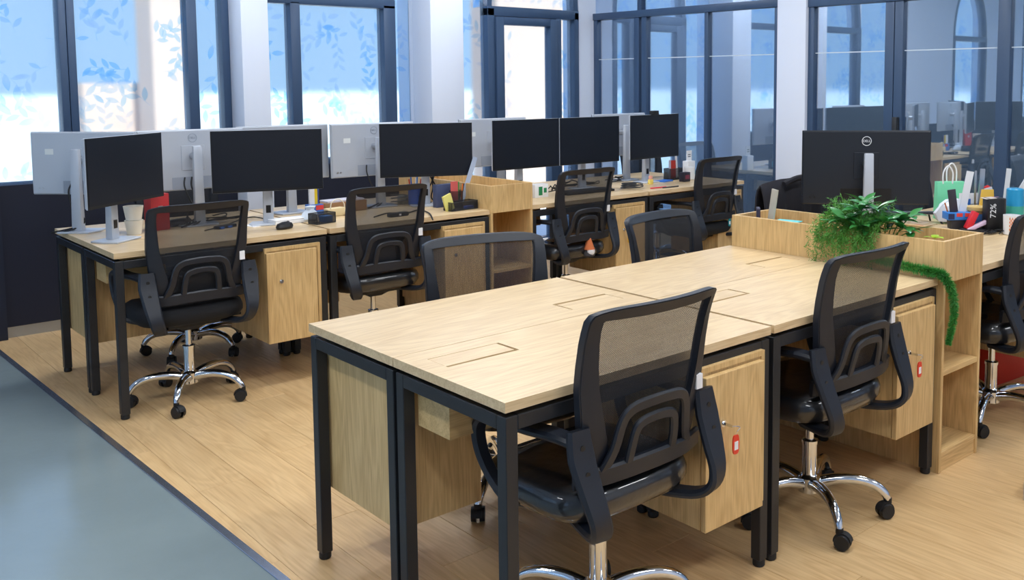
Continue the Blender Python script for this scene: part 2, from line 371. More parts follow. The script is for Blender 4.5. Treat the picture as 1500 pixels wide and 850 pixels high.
def window(frames, panes, prints=True, seed=1, arch=None, kind='window'):
    """frames: list of (x0,x1,z0,z1,depth); panes: list of (x0,x1,z0,z1)"""
    win_n[0] += 1
    e = bpy.data.objects.new('%s_%d' % (kind, win_n[0]), None); COL.objects.link(e); struct(e)
    for x0, x1, z0, z1, d in frames:
        MB().box(x0, x1, WY+.02-d, WY+.10, z0, z1).build('window_frame', FRAME, e, .004, 30)
    rnd = random.Random(seed)
    for x0, x1, z0, z1 in panes:
        p = MB().box(x0, x1, WY+.05, WY+.056, z0, z1).build('window_pane', FILM, e, 0, 0)
        if prints:
            pr = vine_print(MB(), x0+.004, x1-.004, z0+.01, z1-.01, rnd, WY+.047)
            if pr.f: tag(pr.build('leaf_print', LEAFPRINT, p, 0, 0), kind='stuff')
    if arch:
        xa, xb, zz, th = arch; cx, ro = (xa+xb)/2, (xb-xa)/2; n = 24; mb = MB(); V = []
        hh = .78
        for yy in (WY+.0, WY+.10):
            for rr in (ro, ro-th):
                V += [(cx-math.cos(math.pi*i/n)*rr, yy, zz+math.sin(math.pi*i/n)*(hh-(ro-rr))) for i in range(n+1)]
        m = n+1; fs = []
        for i in range(n):
            fs += [(i, i+1, m+i+1, m+i), (2*m+i, 3*m+i, 3*m+i+1, 2*m+i+1), (i, 2*m+i, 2*m+i+1, i+1), (m+i, m+i+1, 3*m+i+1, 3*m+i)]
        mb.add(V, fs).build('arch_frame', FRAME, e)
        # white spandrel wall filling the corners above the arch
        sp = MB(); V = []
        for yy in (WY-.001, WY+.2):
            V += [(cx-math.cos(math.pi*i/n)*ro, yy, zz+math.sin(math.pi*i/n)*hh) for i in range(n+1)]+[(xa+(xb-xa)*i/n, yy, 2.951) for i in range(n+1)]
        fs = []
        for i in range(n):
            fs += [(i, i+1, m+i+1, m+i), (2*m+i, 3*m+i, 3*m+i+1, 2*m+i+1), (i, 2*m+i, 2*m+i+1, i+1)]
        sp.add(V, fs).build('spandrel', WALL, e)
    return e
ZT = 2.95
# window group by the grey floor end (left pane, middle pane, narrow pane)
window([(.222, .264, .9, 2.06, .03), (.267, .312, .9, 2.06, .03), (.222, 1.037, 2.05, 2.12, .03), (.971, 1.037, .9, 2.06, .03), (1.199, 1.249, .9, ZT, .03), (.222, 1.037, .9, .93, .03), (-.75, -.70, .9, ZT, .03)],
       [(-.70, .222, .9, ZT), (.312, .971, .92, 2.05), (.26, 1.0, 2.12, 2.85), (1.037, 1.199, .9, ZT)], seed=3, arch=(.222, 1.037, 2.10, .05))
window([(1.684, 1.756, .9, 2.06, .03), (2.423, 2.523, .9, 2.07, .03), (1.44, 2.523, 2.045, 2.11, .03), (1.756, 2.423, .9, .94, .03)],
       [(1.44, 1.684, .9, 2.05), (1.756, 2.423, .93, 2.05), (1.48, 2.48, 2.11, 2.85), (2.523, 2.674, .9, ZT)], seed=8, arch=(1.44, 2.523, 2.10, .06))
dr = window([(3.385, 3.455, .02, 2.10, .03), (3.385, 4.385, 2.035, 2.115, .03), (4.335, 4.385, .02, 2.10, .03), (4.12, 4.18, .02, 2.04, .03)],
            [(2.975, 3.385, .02, ZT), (4.18, 4.335, .05, 2.035), (3.43, 4.34, 2.115, 2.85)], seed=21, arch=(3.385, 4.385, 2.11, .05))
for x0, x1, z0, z1 in ((3.46, 3.54, .03, 2.03), (4.04, 4.118, .03, 2.03), (3.54, 4.04, 1.965, 2.03), (3.54, 4.04, .03, .13)):
    MB().box(x0, x1, WY-.03, WY+.06, z0, z1).build('door_leaf_frame', FRAME, dr, .004, 30)
pn = MB().box(3.54, 4.04, WY+.03, WY+.036, .13, 1.965).build('door_pane', FILM, dr, 0, 0)
tag(vine_print(MB(), 3.55, 3.66, 1.0, 1.95, random.Random(5), WY+.027).build('leaf_print', LEAFPRINT, pn, 0, 0), kind='stuff')
MB().box(4.07, 4.09, WY-.075, WY-.03, 1.0, 1.13).build('door_handle', BLACK_METAL, dr, .003)
window([(-3.1, -3.04, .9, 2.06, .03), (-2.16, -2.1, .9, 2.06, .03), (-3.1, -2.1, 2.03, 2.1, .03)], [(-3.04, -2.16, .9, 2.04), (-3.06, -2.14, 2.1, 2.85)], seed=31, arch=(-3.1, -2.1, 2.1, .06))
window([(-4.9, -4.85, .9, 2.9, .03), (-4.35, -4.3, .9, 2.9, .03)], [(-4.85, -4.35, .9, 2.9)], seed=41)

# --- glass partition at X = GX, white pillar between two glazed runs
gw = bpy.data.objects.new('wall_glass', None); COL.objects.link(gw); struct(gw)
def gbox(name, y0, y1, z0, z1, mat, dx0=-.03, dx1=.03, bev=.003):
    return MB().box(GX+dx0, GX+dx1, y0, y1, z0, z1).build(name, mat, gw, bev, 30)
for y0, y1 in ((4.666, 4.71), (4.13, 4.19), (4.042, 4.10), (3.348, 3.385), (2.642, 2.690), (2.337, 2.386), (1.695, 1.762), (1.627, 1.690), (.902, .982), (-.4, -.32), (-1.9, -1.8)):
    gbox('partition_post', y0, y1, 0, 2.06, FRAME)
gbox('partition_rail', 2.642, 4.71, 2.04, 2.10, FRAME, -.04, .04); gbox('partition_rail', -4.2, 2.386, 2.02, 2.09, FRAME, -.04, .04)
gbox('partition_rail', 2.642, 4.71, 0, .06, FRAME); gbox('partition_rail', -4.2, 2.386, 0, .06, FRAME)
gbox('partition_post', 4.10, 4.15, 2.10, CZ, FRAME); gbox('partition_post', 2.642, 2.69, 2.1, CZ, FRAME)
for y0, y1 in ((4.19, 4.666), (3.385, 4.042), (2.69, 3.348), (1.762, 2.337), (.982, 1.627), (-.32, .902), (-1.8, -.4), (-4.2, -1.9)):
    p = gbox('glass_pane', y0, y1, .06, 2.04, GLASS, -.003, .003, 0)
    g = MB().box(GX-.006, GX-.0035, y0, y1, 1.684, 1.691).build('glass_strip', LINE, p)
for y0, y1 in ((4.15, 4.71), (2.69, 4.10), (-4.2, 2.386)):
    gbox('glass_pane', y0, y1, 2.10, CZ, GLASS, -.003, .003, 0)
gbox('pillar', 2.386, 2.642, 0, CZ, WALL, -.06, .16, .004)
MB().box(GX-.07, GX-.03, 1.64, 1.675, .98, 1.24).build('partition_handle', BLACK_METAL, gw, .004)
# room behind the glass
struct(MB().box(7.4, 7.5, -4.2, 4.95, -.06, CZ).build('wall_right', pbr('grey_paint', srgb(190, 194, 196), .8)))

# --- outside: sunlit ground and cream houses seen through the film
gnd = MB().box(-150, 150, 5.2, 200, -.7, -.6).box(-150, -6.5, -150, 5.2, -.7, -.6).build('ground', pbr('pale_paving', srgb(240, 234, 224), .9)); struct(gnd)
def house(p0, p1, Yd, h, dep, mat, label):
    a, b = at(p0, 100, Y=Yd), at(p1, 100, Y=Yd)
    e = thing('house', ((a.x+b.x)/2, Yd+dep/2, -.6), 0, label, 'building')
    hw = (b.x-a.x)/2
    MB().box(-hw, hw, -dep/2, dep/2, 0, h).build('wall', mat, e)
    MB().box(-hw, hw, -dep/2, dep/2, h, h+.05).build('coping', mat, e)
CREAM = pbr('cream_render', srgb(196, 164, 143), .9)
house(224, 284, 13, 9, .7, CREAM, 'tall cream house blurred behind the wide leaf-patterned window pane')
house(119, 223, 14.2, 2.05, .6, CREAM, 'low cream garden wall blurred behind the wide leaf-patterned window pane')
house(728, 868, 10.5, 9, .7, CREAM, 'cream house blurred behind the glazed door')

# --- ceiling LED panels; the pair beyond the glass is added to brighten that room
for i, (x, y, lx, ly) in enumerate(((.7, -.3, 1.2, .3), (2.9, -.3, 1.2, .3), (.7, 1.9, 1.2, .3), (2.9, 1.9, 1.2, .3), (.7, 3.9, 1.2, .3), (2.9, 3.9, 1.2, .3), (-1.5, .9, .3, 1.2), (-1.5, -1.9, .3, 1.2), (.7, -2.4, 1.2, .3), (2.9, -2.4, 1.2, .3), (-3.6, .9, .3, 1.2), (6.0, 3.2, .3, 1.2), (6.0, .2, .3, 1.2))):
    t = thing('ceiling_light', (x, y, CZ-.05), 0, 'white linear ceiling light over the office or added beyond its glass', 'lamp', 'ceiling lights')
    MB().box(-lx/2, lx/2, -ly/2, ly/2, 0, .05).build('housing', WHITE, t, .004)
    MB().box(-lx/2+.02, lx/2-.02, -ly/2+.02, ly/2-.02, -.004, 0).build('diffuser', LED, t)
    L_ = bpy.data.lights.new('ceiling_light_lamp', 'AREA'); L_.shape = 'RECTANGLE'; L_.size = lx; L_.size_y = ly; L_.energy = CEIL_W; L_.color = (.94, .97, 1)
    lo = bpy.data.objects.new('lamp_glow', L_); COL.objects.link(lo); lo.parent = t; lo.location = (0, 0, -.012)

# ================================================================== DESKS
def make_desk():
    t = thing('office_desk', (0, 0, 0), 0, '', 'desk')
    fx0, fx1, fy0, fy1 = .060, .296, .325, .424
    top = MB()
    for a in ((0, fx0, 0, .4985), (fx1, 1, 0, .4985), (fx0, fx1, 0, fy0), (fx0, fx1, fy1, .4985)): top.box(*a[:2], *a[2:], .725, .75)
    tp = top.build('table_top', W_TOP, t, 0, 0)
    MB().box(fx0+.0015, fx1-.009, fy0+.013, fy1-.0015, .732, .7495).build('cable_flap', W_TOP, t, .0005, 0, 1)
    cb = MB().box(.045, .31, .30, .315, .565, .72).box(.045, .31, .435, .45, .565, .72).box(.045, .06, .315, .435, .565, .72).box(.295, .31, .315, .435, .565, .72).box(.06, .295, .315, .435, .565, .58)
    cb.build('cable_box', W_CABX, t, 0, 0)
    s = .036
    for x in (.003, 1-.003-s):
        for y in (.003, .495-s-.003):
            lg = MB().box(x, x+s, y, y+s, .022, .712).build('leg', BLACK_METAL, t, .002, 30, 1)
            MB().lathe([(.016, 0), (.019, .004), (.019, .018), (.017, .024)], 14, (x+s/2, y+s/2, 0)).build('foot', RUBBER, lg)
        MB().box(x, x+s, .039, .456, .676, .712).build('end_rail', BLACK_METAL, t, .002, 30, 1)
    for y in (.003, .495-s-.003): MB().box(.039, .961, y, y+s, .676, .712).build('long_rail', BLACK_METAL, t, .002, 30, 1)
    for x in (.12, .5, .88):
        MB().box(x-.03, x+.03, .10, .40, .712, .725).build('support_pad', BLACK_METAL, t)
    return t
def make_cabinet():
    # local: matches the desk's own coordinates
    t = thing('storage_cabinet', (0, 0, 0), 0, '', 'cabinet')
    x0, x1, y0, y1, z0, z1 = .668, .955, -.012, .43, .225, .69
    b = MB()
    b.box(x0, x0+.016, y0, y1, z0, z1).box(x1-.016, x1, y0, y1, z0, z1).box(x0+.016, x1-.016, y0, y1, z0, z0+.016).box(x0+.016, x1-.016, y0, y1, z1-.016, z1).box(x0+.016, x1-.016, y1-.012, y1, z0+.016, z1-.016)
    b.box(x0+.016, x1-.016, y0+.004, y0+.016, z1-.035, z1-.016)
    b.build('body', W_CABZ, t, 0, 0)
    d = MB().box(x0, x1-.028, y0-.02, y0-.002, z0-.002, z1-.022).build('door', W_CABZ, t, .0015, 30, 1)
    k = MB().cyl((x0+.07, y0-.02, .525), (x0+.07, y0-.026, .525), .010, n=18).cyl((x0+.07, y0-.026, .525), (x0+.07, y0-.029, .525), .0065, n=14)
    k.build('lock', CHROME, d)
    return t
def add_key(cab, col):
    d = [c for c in cab.children if c.name.startswith('door')][0]
    x, y, z = .668+.07, -.012-.029, .525
    k = MB().box(x-.001, x+.001, y-.028, y, z-.004, z+.004).tube([(x, y-.026, z), (x+.02, y-.03, z-.004), (x+.03, y-.03, z-.01), (x+.02, y-.03, z-.016), (x+.012, y-.028, z-.03)], .0012, 5)
    tag(k.build('key', CHROME, d), 'small metal key in the lock')
    tgm = MB(); n = 20
    pts = [(math.copysign(abs(math.cos(a))**.5, math.cos(a))*.0135, math.copysign(abs(math.sin(a))**.7, math.sin(a))*.028) for a in [2*math.pi*i/n for i in range(n)]]
    V = [(x+.014+p[0], yy, z-.055+p[1]) for yy in (y-.030, y-.026) for p in pts]
    tgm.add(V, [(i, (i+1) % n, n+(i+1) % n, n+i) for i in range(n)]+[tuple(range(n)), tuple(range(n, 2*n))[::-1]])
    f = tgm.build('key_tag', col, d)
    return d, x, y, z
desk0 = make_desk(); cab0 = make_cabinet(); used = [0, 0]
def desk(x, y, far, label, cab_label=None, key=None, group=None):
    d = desk0 if not used[0] else copy_tree(desk0); used[0] = 1
    loc, rz = ((x, y, 0), 0) if not far else ((x+1, y+1, 0), math.pi)
    place(d, loc, rz, label, group)
    if cab_label:
        c = copy_tree(cab0); place(c, loc, rz, cab_label)
        if key:
            dd, a, b, z = add_key(c, key)
            MB().box(a+.006, a+.022, b-.0308, b-.0302, z-.070, z-.046).build('tag_card', PAPER, dd)
    return d
RED = C(228, 60, 40, .35); TEAL = C(40, 150, 160, .35); YEL = C(214, 170, 40, .35)
GD = .016
DX = [0, 1+GD]
# front island
desk(0, 0, False, 'empty oak end desk of the bare island with its cable box showing underneath', 'oak hanging cabinet with red key tag under the bare end desk', RED)
desk(DX[1], 0, False, 'empty oak desk with the grass garland lying across its corner', 'oak hanging cabinet with red key tag right beside the planter shelf', RED)
desk(0, 0, True, 'empty oak end desk of the bare island on the aisle side facing the monitor row', 'oak hanging cabinet whose side panel shows through the bare island end frame')
desk(DX[1], 0, True, 'empty oak desk on the aisle side touching the planter shelf with the ferns', 'oak hanging cabinet under the aisle desk next to the fern planter')
X5 = 2.336
desk(X5, 0, False, 'oak desk crowded with a green gift bag, mug and tumbler', 'oak hanging cabinet beneath the crowded desk with the gift bag', None)
desk(X5, 0, True, 'oak desk carrying the big black monitor that shows its back', 'oak hanging cabinet beneath the desk with the big black monitor')
desk(X5+1+GD, 0, False, 'oak desk beyond the crowded desk, next to the glass partition', None)
desk(X5+1+GD, 0, True, 'oak desk behind the big black monitor, by the glass partition', None)
# monitor row
LX, LY = -.0735, 2.7233
LD = [LX, LX+1+GD, LX+2+GD+.309, LX+3+2*GD+.309]
nl = ['oak desk with a mouse and white papers at the open end of monitor row', 'oak desk with black mesh trays left of the small oak planter box', 'oak desk with a black keyboard and a green carton right of the small planter box', 'oak desk with a mug and pen holder at the glass end of the monitor row']
cl = ['oak hanging cabinet with bare lock at the open end of the monitor row', 'oak hanging cabinet under the desk with black mesh trays', 'oak hanging cabinet beside the chair with the gnome doll', 'oak hanging cabinet with teal key tag at the glass end of the monitor row']
fl = ['far-side oak desk by the grey floor carrying a silver-backed monitor', 'far-side oak desk with a brown carton between silver-backed monitors', 'far-side oak desk behind the pair of joined black screens', 'far-side oak desk at the glass end, behind the single far screen']
fc = ['oak hanging cabinet on the window side seen through the end frame of the monitor row', 'oak hanging cabinet on the window side beneath the carton desk', None, None]
for i in range(4):
    desk(LD[i], LY, False, nl[i], cl[i], [None, None, YEL, TEAL][i])
    desk(LD[i], LY, True, fl[i], fc[i])
bpy.data.objects.remove([c for c in cab0.children if c.name.startswith('door')][0].children[0])
for c in list(cab0.children): bpy.data.objects.remove(c)
bpy.data.objects.remove(cab0)

# ================================================================== PLANTER SHELVES
def planter(x0, y0, label):
    t = thing('planter_shelf', (x0, y0, 0), 0, label, 'shelf')
    X, Yl, T = .310, 1.012, .016
    def p(name, *b, mat=W_CABZ): return MB().box(*b).build(name, mat, t, .0008, 0, 1)
    p('side_panel', 0, T, 0, Yl, .0, .73); p('side_panel', X-T, X, 0, Yl, 0, .73)
    p('trough_side', 0, T, 0, Yl, .7305, .89); p('trough_side', X-T, X, 0, Yl, .7305, .89)
    p('trough_end', T, X-T, 0, T, .7305, .89); p('trough_end', T, X-T, Yl-T, Yl, .7305, .89)
    p('trough_floor', T, X-T, T, Yl-T, .7305, .746)
    p('middle_panel', T, X-T, .34, .356, .0, .73); p('middle_panel', T, X-T, .66, .676, .0, .73)
    p('shelf_board', T, X-T, .003, .34, .375, .395, mat=W_CABX); p('shelf_board', T, X-T, .676, Yl-.003, .375, .395, mat=W_CABX)
    p('bottom_board', T, X-T, .003, .34, .06, .078, mat=W_CABX); p('bottom_board', T, X-T, .676, Yl-.003, .06, .078, mat=W_CABX)
    p('plinth', T, X-T, .006, .02, 0, .06, mat=W_CABX); p('plinth', T, X-T, Yl-.02, Yl-.006, 0, .06, mat=W_CABX)
    return t
planter(2.0185, -.022, 'long oak planter shelf with trailing ferns at the end of the bare desks')
planter(LD[1]+1.0005, LY-.008, 'oak planter box between the desks of the monitor row')

# ================================================================== CHAIRS
def make_chair(wrapped=True):
    t = thing('office_chair', (0, 0, 0), 0, '', 'chair')
    YB = [(.44, -.19), (.5, -.212), (.6, -.235), (.7, -.25), (.8, -.262), (.88, -.278), (.93, -.297), (.97, -.322)]
    def yb(z):
        for (a, ya), (b, yb_) in zip(YB, YB[1:]):
            if z <= b: return ya+(yb_-ya)*(z-a)/(b-a)
        return YB[-1][1]
    def S(x, z, off=0): return Vector((x, yb(z)-.042*(1-abs(x/.22)**2.2)+off, z))
    # --- back frame: posts that widen downwards, thin top bar, open middle for the mesh
    vl = [0, .05, .1]+[.1+(.93-.1)*k/13 for k in range(1, 14)]+[.965, 1.0]; nv = len(vl)-1; PC, IC = 4, 14; nu = 2*PC+IC; W = nu+1
    def row(v):
        z = .498+.460*v; h = .186+.038*min(1, v/.55)**.8
        if v > .92: h -= .020*((v-.92)/.08)**2.2
        post = .085-.05*min(1, v/.85)**.8; ui = 1-post/h
        us = [-1+(1-ui)*i/PC for i in range(PC)]+[-ui+2*ui*i/IC for i in range(IC)]+[ui+(1-ui)*i/PC for i in range(PC+1)]
        return h, z, us
    def grid(off):
        g = []
        for v in vl:
            h, z, us = row(v)
            g += [S(h*u, z-(.010*abs(u)**6 if v == 1 else 0), off) for u in us]
        return g
    def ring(i, j): return i < PC or i >= nu-PC or j < 2 or j >= nv-2
    for kind in ('frame', 'mesh'):
        mb = MB(); cells = [(i, j) for j in range(nv) for i in range(nu) if ring(i, j) == (kind == 'frame')]
        if kind == 'mesh':
            mb.add(grid(0.004), [(j*W+i, j*W+i+1, (j+1)*W+i+1, (j+1)*W+i) for i, j in cells])
            o = mb.build('back_mesh', MESH, t, 0, 180)
        else:
            A, B = grid(.013), grid(-.013); n = len(A); fs = []; S_ = set(cells)
            for i, j in cells:
                q = (j*W+i, j*W+i+1, (j+1)*W+i+1, (j+1)*W+i); fs += [q, tuple(k+n for k in q[::-1])]
                for (di, dj), (a, b) in (((0, -1), (0, 1)), ((1, 0), (1, 2)), ((0, 1), (2, 3)), ((-1, 0), (3, 0))):
                    if (i+di, j+dj) not in S_: fs.append((q[a], q[b], q[b]+n, q[a]+n))
            mb.add(A+B, fs)
            me = mb.mesh('back_frame', 0, 50)
            bm = bmesh.new(); bm.from_mesh(me); bmesh.ops.delete(bm, geom=[v for v in bm.verts if not v.link_faces], context='VERTS')
            ed = [e for e in bm.edges if len(e.link_faces) == 2 and e.calc_face_angle(0) > 1.0]
            bmesh.ops.bevel(bm, geom=ed, offset=.005, segments=2, affect='EDGES', clamp_overlap=True); bm.to_mesh(me); bm.free()
            me.polygons.foreach_set('use_smooth', [True]*len(me.polygons)); me.set_sharp_from_angle(angle=R(50))
            link('back_frame', me, PLASTIC, t)
    # --- lumbar support behind the mesh
    lb = MB(); N = Vector((0, 1, .1))
    def rib(pl, wd, th=.014, off=-.024): lb.ribbon([S(x, z-.05, off) for x, z in pl], N, wd, th, 5)
    rib([(-.150, .585), (-.128, .64), (-.112, .71), (-.085, .738), (-.03, .746), (.03, .746), (.085, .738), (.112, .71), (.128, .64), (.150, .585)], .030)
    rib([(-.078, .595), (-.075, .64), (-.066, .682), (-.045, .697), (0, .702), (.045, .697), (.066, .682), (.075, .64), (.078, .595)], .027)
    rib([(-.222, .572), (-.15, .572), (-.08, .576), (0, .578), (.08, .576), (.15, .572), (.222, .572)], .052, .018)
    lb.build('lumbar_support', PLASTIC, t, 0, 40)
    # --- arm loops
    for s in (-1, 1):
        a = MB()
        a.ribbon([(s*.238, -.262, .668), (s*.246, -.20, .672), (s*.256, -.10, .668), (s*.262, .01, .668), (s*.262, .07, .652), (s*.26, .10, .61), (s*.257, .09, .55), (s*.25, .05, .49), (s*.235, .01, .445), (s*.19, -.01, .425)],
                 [Vector((0, 0, 1)), Vector((0, 0, 1)), Vector((0, 0, 1)), Vector((0, .15, 1)), Vector((0, .7, .8)), Vector((0, 1, 0)), Vector((0, 1, -.4)), Vector((0, .8, -.8)), Vector((.2*s, .4, -1)), Vector((0, 0, -1))], [.05, .056, .058, .052, .042, .04, .042, .04], .022, 4)
        a.ribbon([(s*.226, -.262, .695), (s*.227, -.276, .63), (s*.222, -.303, .555), (s*.214, -.326, .49), (s*.20, -.318, .445), (s*.18, -.27, .420), (s*.14, -.16, .412)],
                 [Vector((0, -1, 0)), Vector((0, -1, .3)), Vector((0, -1, .3)), Vector((.1*s, -1, 0)), Vector((.1*s, -.7, -1)), Vector((0, -.2, -1)), Vector((0, 0, -1))], [.068, .08, .072, .06, .056, .052, .05], .024, 4)
        ar = a.build('armrest', PLASTIC, t, 0, 40)
        for z in (.655, .595):
            MB().cyl((s*.228, -.262, z), (s*.228, -.2835-.018*(z < .62), z), .0075, n=14).build('screw', RUBBER, ar)
    # --- sticker
    MB().box(.182, .206, -.279, -.266, .706, .746).build('sticker', PAPER, t)
    # --- seat
    sm = MB(); nu2 = 36; prof = [(.30, .412), (.80, .412), (.94, .422), (1.0, .446), (1.0, .470), (.965, .492), (.88, .504), (.6, .503), (.3, .496), (.02, .494)]
    V = []
    for sc, z in prof:
        for i in range(nu2):
            a = 2*math.pi*i/nu2; c, s_ = math.cos(a), math.sin(a)
            x = math.copysign(abs(c)**.55, c)*.238*sc; y = math.copysign(abs(s_)**.55, s_)*.232*sc
            if y > 0: x *= 1.0; z2 = z-.022*max(0, (y-.1)/.13)**2
            else: z2 = z+.012*max(0, (-y-.1)/.13)**2
            V.append((x, y, z2))
    fs = [(j*nu2+i, j*nu2+(i+1) % nu2, (j+1)*nu2+(i+1) % nu2, (j+1)*nu2+i) for j in range(len(prof)-1) for i in range(nu2)]
    fs += [tuple(range(nu2))[::-1], tuple((len(prof)-1)*nu2+i for i in range(nu2))]
    sm.add(V, fs).build('seat', SEATWRAP if wrapped else SEATFAB, t, 0, 60)
    mp = MB().box(-.12, .12, -.10, .12, .395, .424).frust((-.035, .035, -.035, .035), (-.07, .07, -.08, .08), .365, .395)
    mp.build('tilt_mechanism', RUBBER, t, .004)
    MB().tube([(.05, 0, .405), (.14, 0, .405), (.20, .0, .40)], .006, 6).box(.195, .25, -.012, .012, .393, .405).build('lever', RUBBER, t)
    MB().lathe([(.014, .25), (.014, .37)], 16).build('gas_lift', CHROME, t)
    MB().lathe([(.034, .075), (.040, .08), (.040, .128), (.030, .134), (.0255, .14), (.0255, .245), (.028, .246), (.028, .258), (.016, .262)], 20).build('lift_sleeve', CHROME, t)
    # --- star base
    for k in range(5):
        a = R(90+18+72*k); M = Matrix.Rotation(a, 4, 'Z')
        pts = [(.028, 0, .108), (.09, 0, .124), (.16, 0, .126), (.215, 0, .112), (.25, 0, .085), (.262, 0, .062)]
        lg = MB().tube([M @ Vector(p) for p in pts], [.021, .0195, .018, .0165, .015, .013], 10, 5)
        lo = lg.build('leg', CHROME, t, 0, 60)
        ca = MB(); ya = random.uniform(0, 6.28)
        Mc = Matrix.Translation(M @ Vector((.264, 0, 0))) @ Matrix.Rotation(ya, 4, 'Z')
        def tb(b): return b
        ca.cyl(Mc @ Vector((0, 0, .05)), Mc @ Vector((0, 0, .068)), .0125, n=12)
        for s in (-1, 1):
            ca.cyl(Mc @ Vector((.012, s*.006, .0265)), Mc @ Vector((.012, s*.0215, .0265)), .0265, .0245, 18)
        n = 10; V = []
        for s in (-1, 1):
            for i in range(n+1):
                th = math.pi*(.06+.98*i/n); V.append(Mc @ Vector((.012+math.cos(th)*.030, s*.013, .0265+math.sin(th)*.030)))
            for i in range(n+1):
                th = math.pi*(.06+.98*i/n); V.append(Mc @ Vector((.012+math.cos(th)*.024, s*.013, .0265+math.sin(th)*.024)))
        m = n+1; f2 = []
        for i in range(n): f2 += [(i, i+1, 2*m+i+1, 2*m+i), (i, m+i, m+i+1, i+1), (2*m+i, 2*m+i+1, 3*m+i+1, 3*m+i), (m+i, 3*m+i, 3*m+i+1, m+i+1)]
        f2 += [(0, 2*m, 3*m, m), (n, m+n, 3*m+n, 2*m+n)]
        ca.add(V, f2); ca.build('caster', RUBBER, lo, 0, 40)
    for ch in t.children:
        if not ch.name.startswith(('leg', 'lift_sleeve', 'gas_lift', 'tilt_mech', 'lever')): ch.location.y = .085
        if ch.name.startswith('seat'): ch.location.y = .045
        ch.location.z = -.038 if ch.name.startswith(('armrest', 'sticker')) else -.028 if ch.name.startswith(('seat', 'tilt', 'lever')) else 0
    return t
chair0 = make_chair(True)
chairs = []
def chair(x, y, rz, label, spin=0, fabric=False, drop=0, wide=1):
    c = chair0 if not chairs else copy_tree(chair0); chairs.append(c)
    place(c, (x, y, 0), R(rz), label)
    c.scale = (wide, 1, 1)
    for ch in c.children:
        if not ch.name.startswith(('leg', 'lift_sleeve')): ch.location.z -= drop
        if ch.name.startswith(('leg', 'lift_sleeve')): ch.rotation_euler = (0, 0, R(spin))
        if fabric and ch.name.startswith('seat'):
            ch.data = ch.data.copy(); ch.data.materials[0] = SEATFAB
    return c
def colx(px, py, Y): return at(px, py, Y=Y).x
chair(colx(876, 800, .12), .12, 0, 'black mesh office chair with film-wrapped seat at the bare island end desk', 10)
chair(colx(1187, 600, .13), .13, 0, 'black mesh office chair in front of the fern planter and garland desk', -16)
chair(colx(1452, 540, .12), .12, -4, 'black mesh office chair at the crowded desk with the gift bag', 20)
chair(.262, 2.83, 0, 'black mesh office chair with dull seat at the open end of the monitor row', -14, True)
chair(colx(546, 430, 2.86), 2.86, -3, 'black mesh office chair at the desk with black mesh trays', 25)
chair(colx(829, 395, 2.84), 2.84, 0, 'black mesh office chair with a gnome doll on its seat', 0)
chair(colx(1022, 300, 2.84), 2.84, 0, 'black mesh office chair at the glass end of the monitor row', 40, True)
chair(.745, .985, 165, 'black mesh office chair facing us behind the bare island end desk', 12, drop=.05, wide=1.08)
chair(1.79, .975, 186, 'black mesh office chair facing us behind the aisle desk beside the fern planter', 30, drop=.055, wide=1.1)
chair(.56, 3.60, 180, 'black mesh office chair on the window side, its chrome base showing beneath the first desk', 8)
chair(colx(925, 245, 3.9), 3.60, 180, 'black mesh office chair on the window side behind the farthest screens', 8)
chair(2.80, 1.01, 178, 'black mesh office chair wearing the dark jacket behind the black monitor', 8)
chair(3.80, .93, 180, 'black mesh office chair behind the black monitor, by the glass partition', 8)

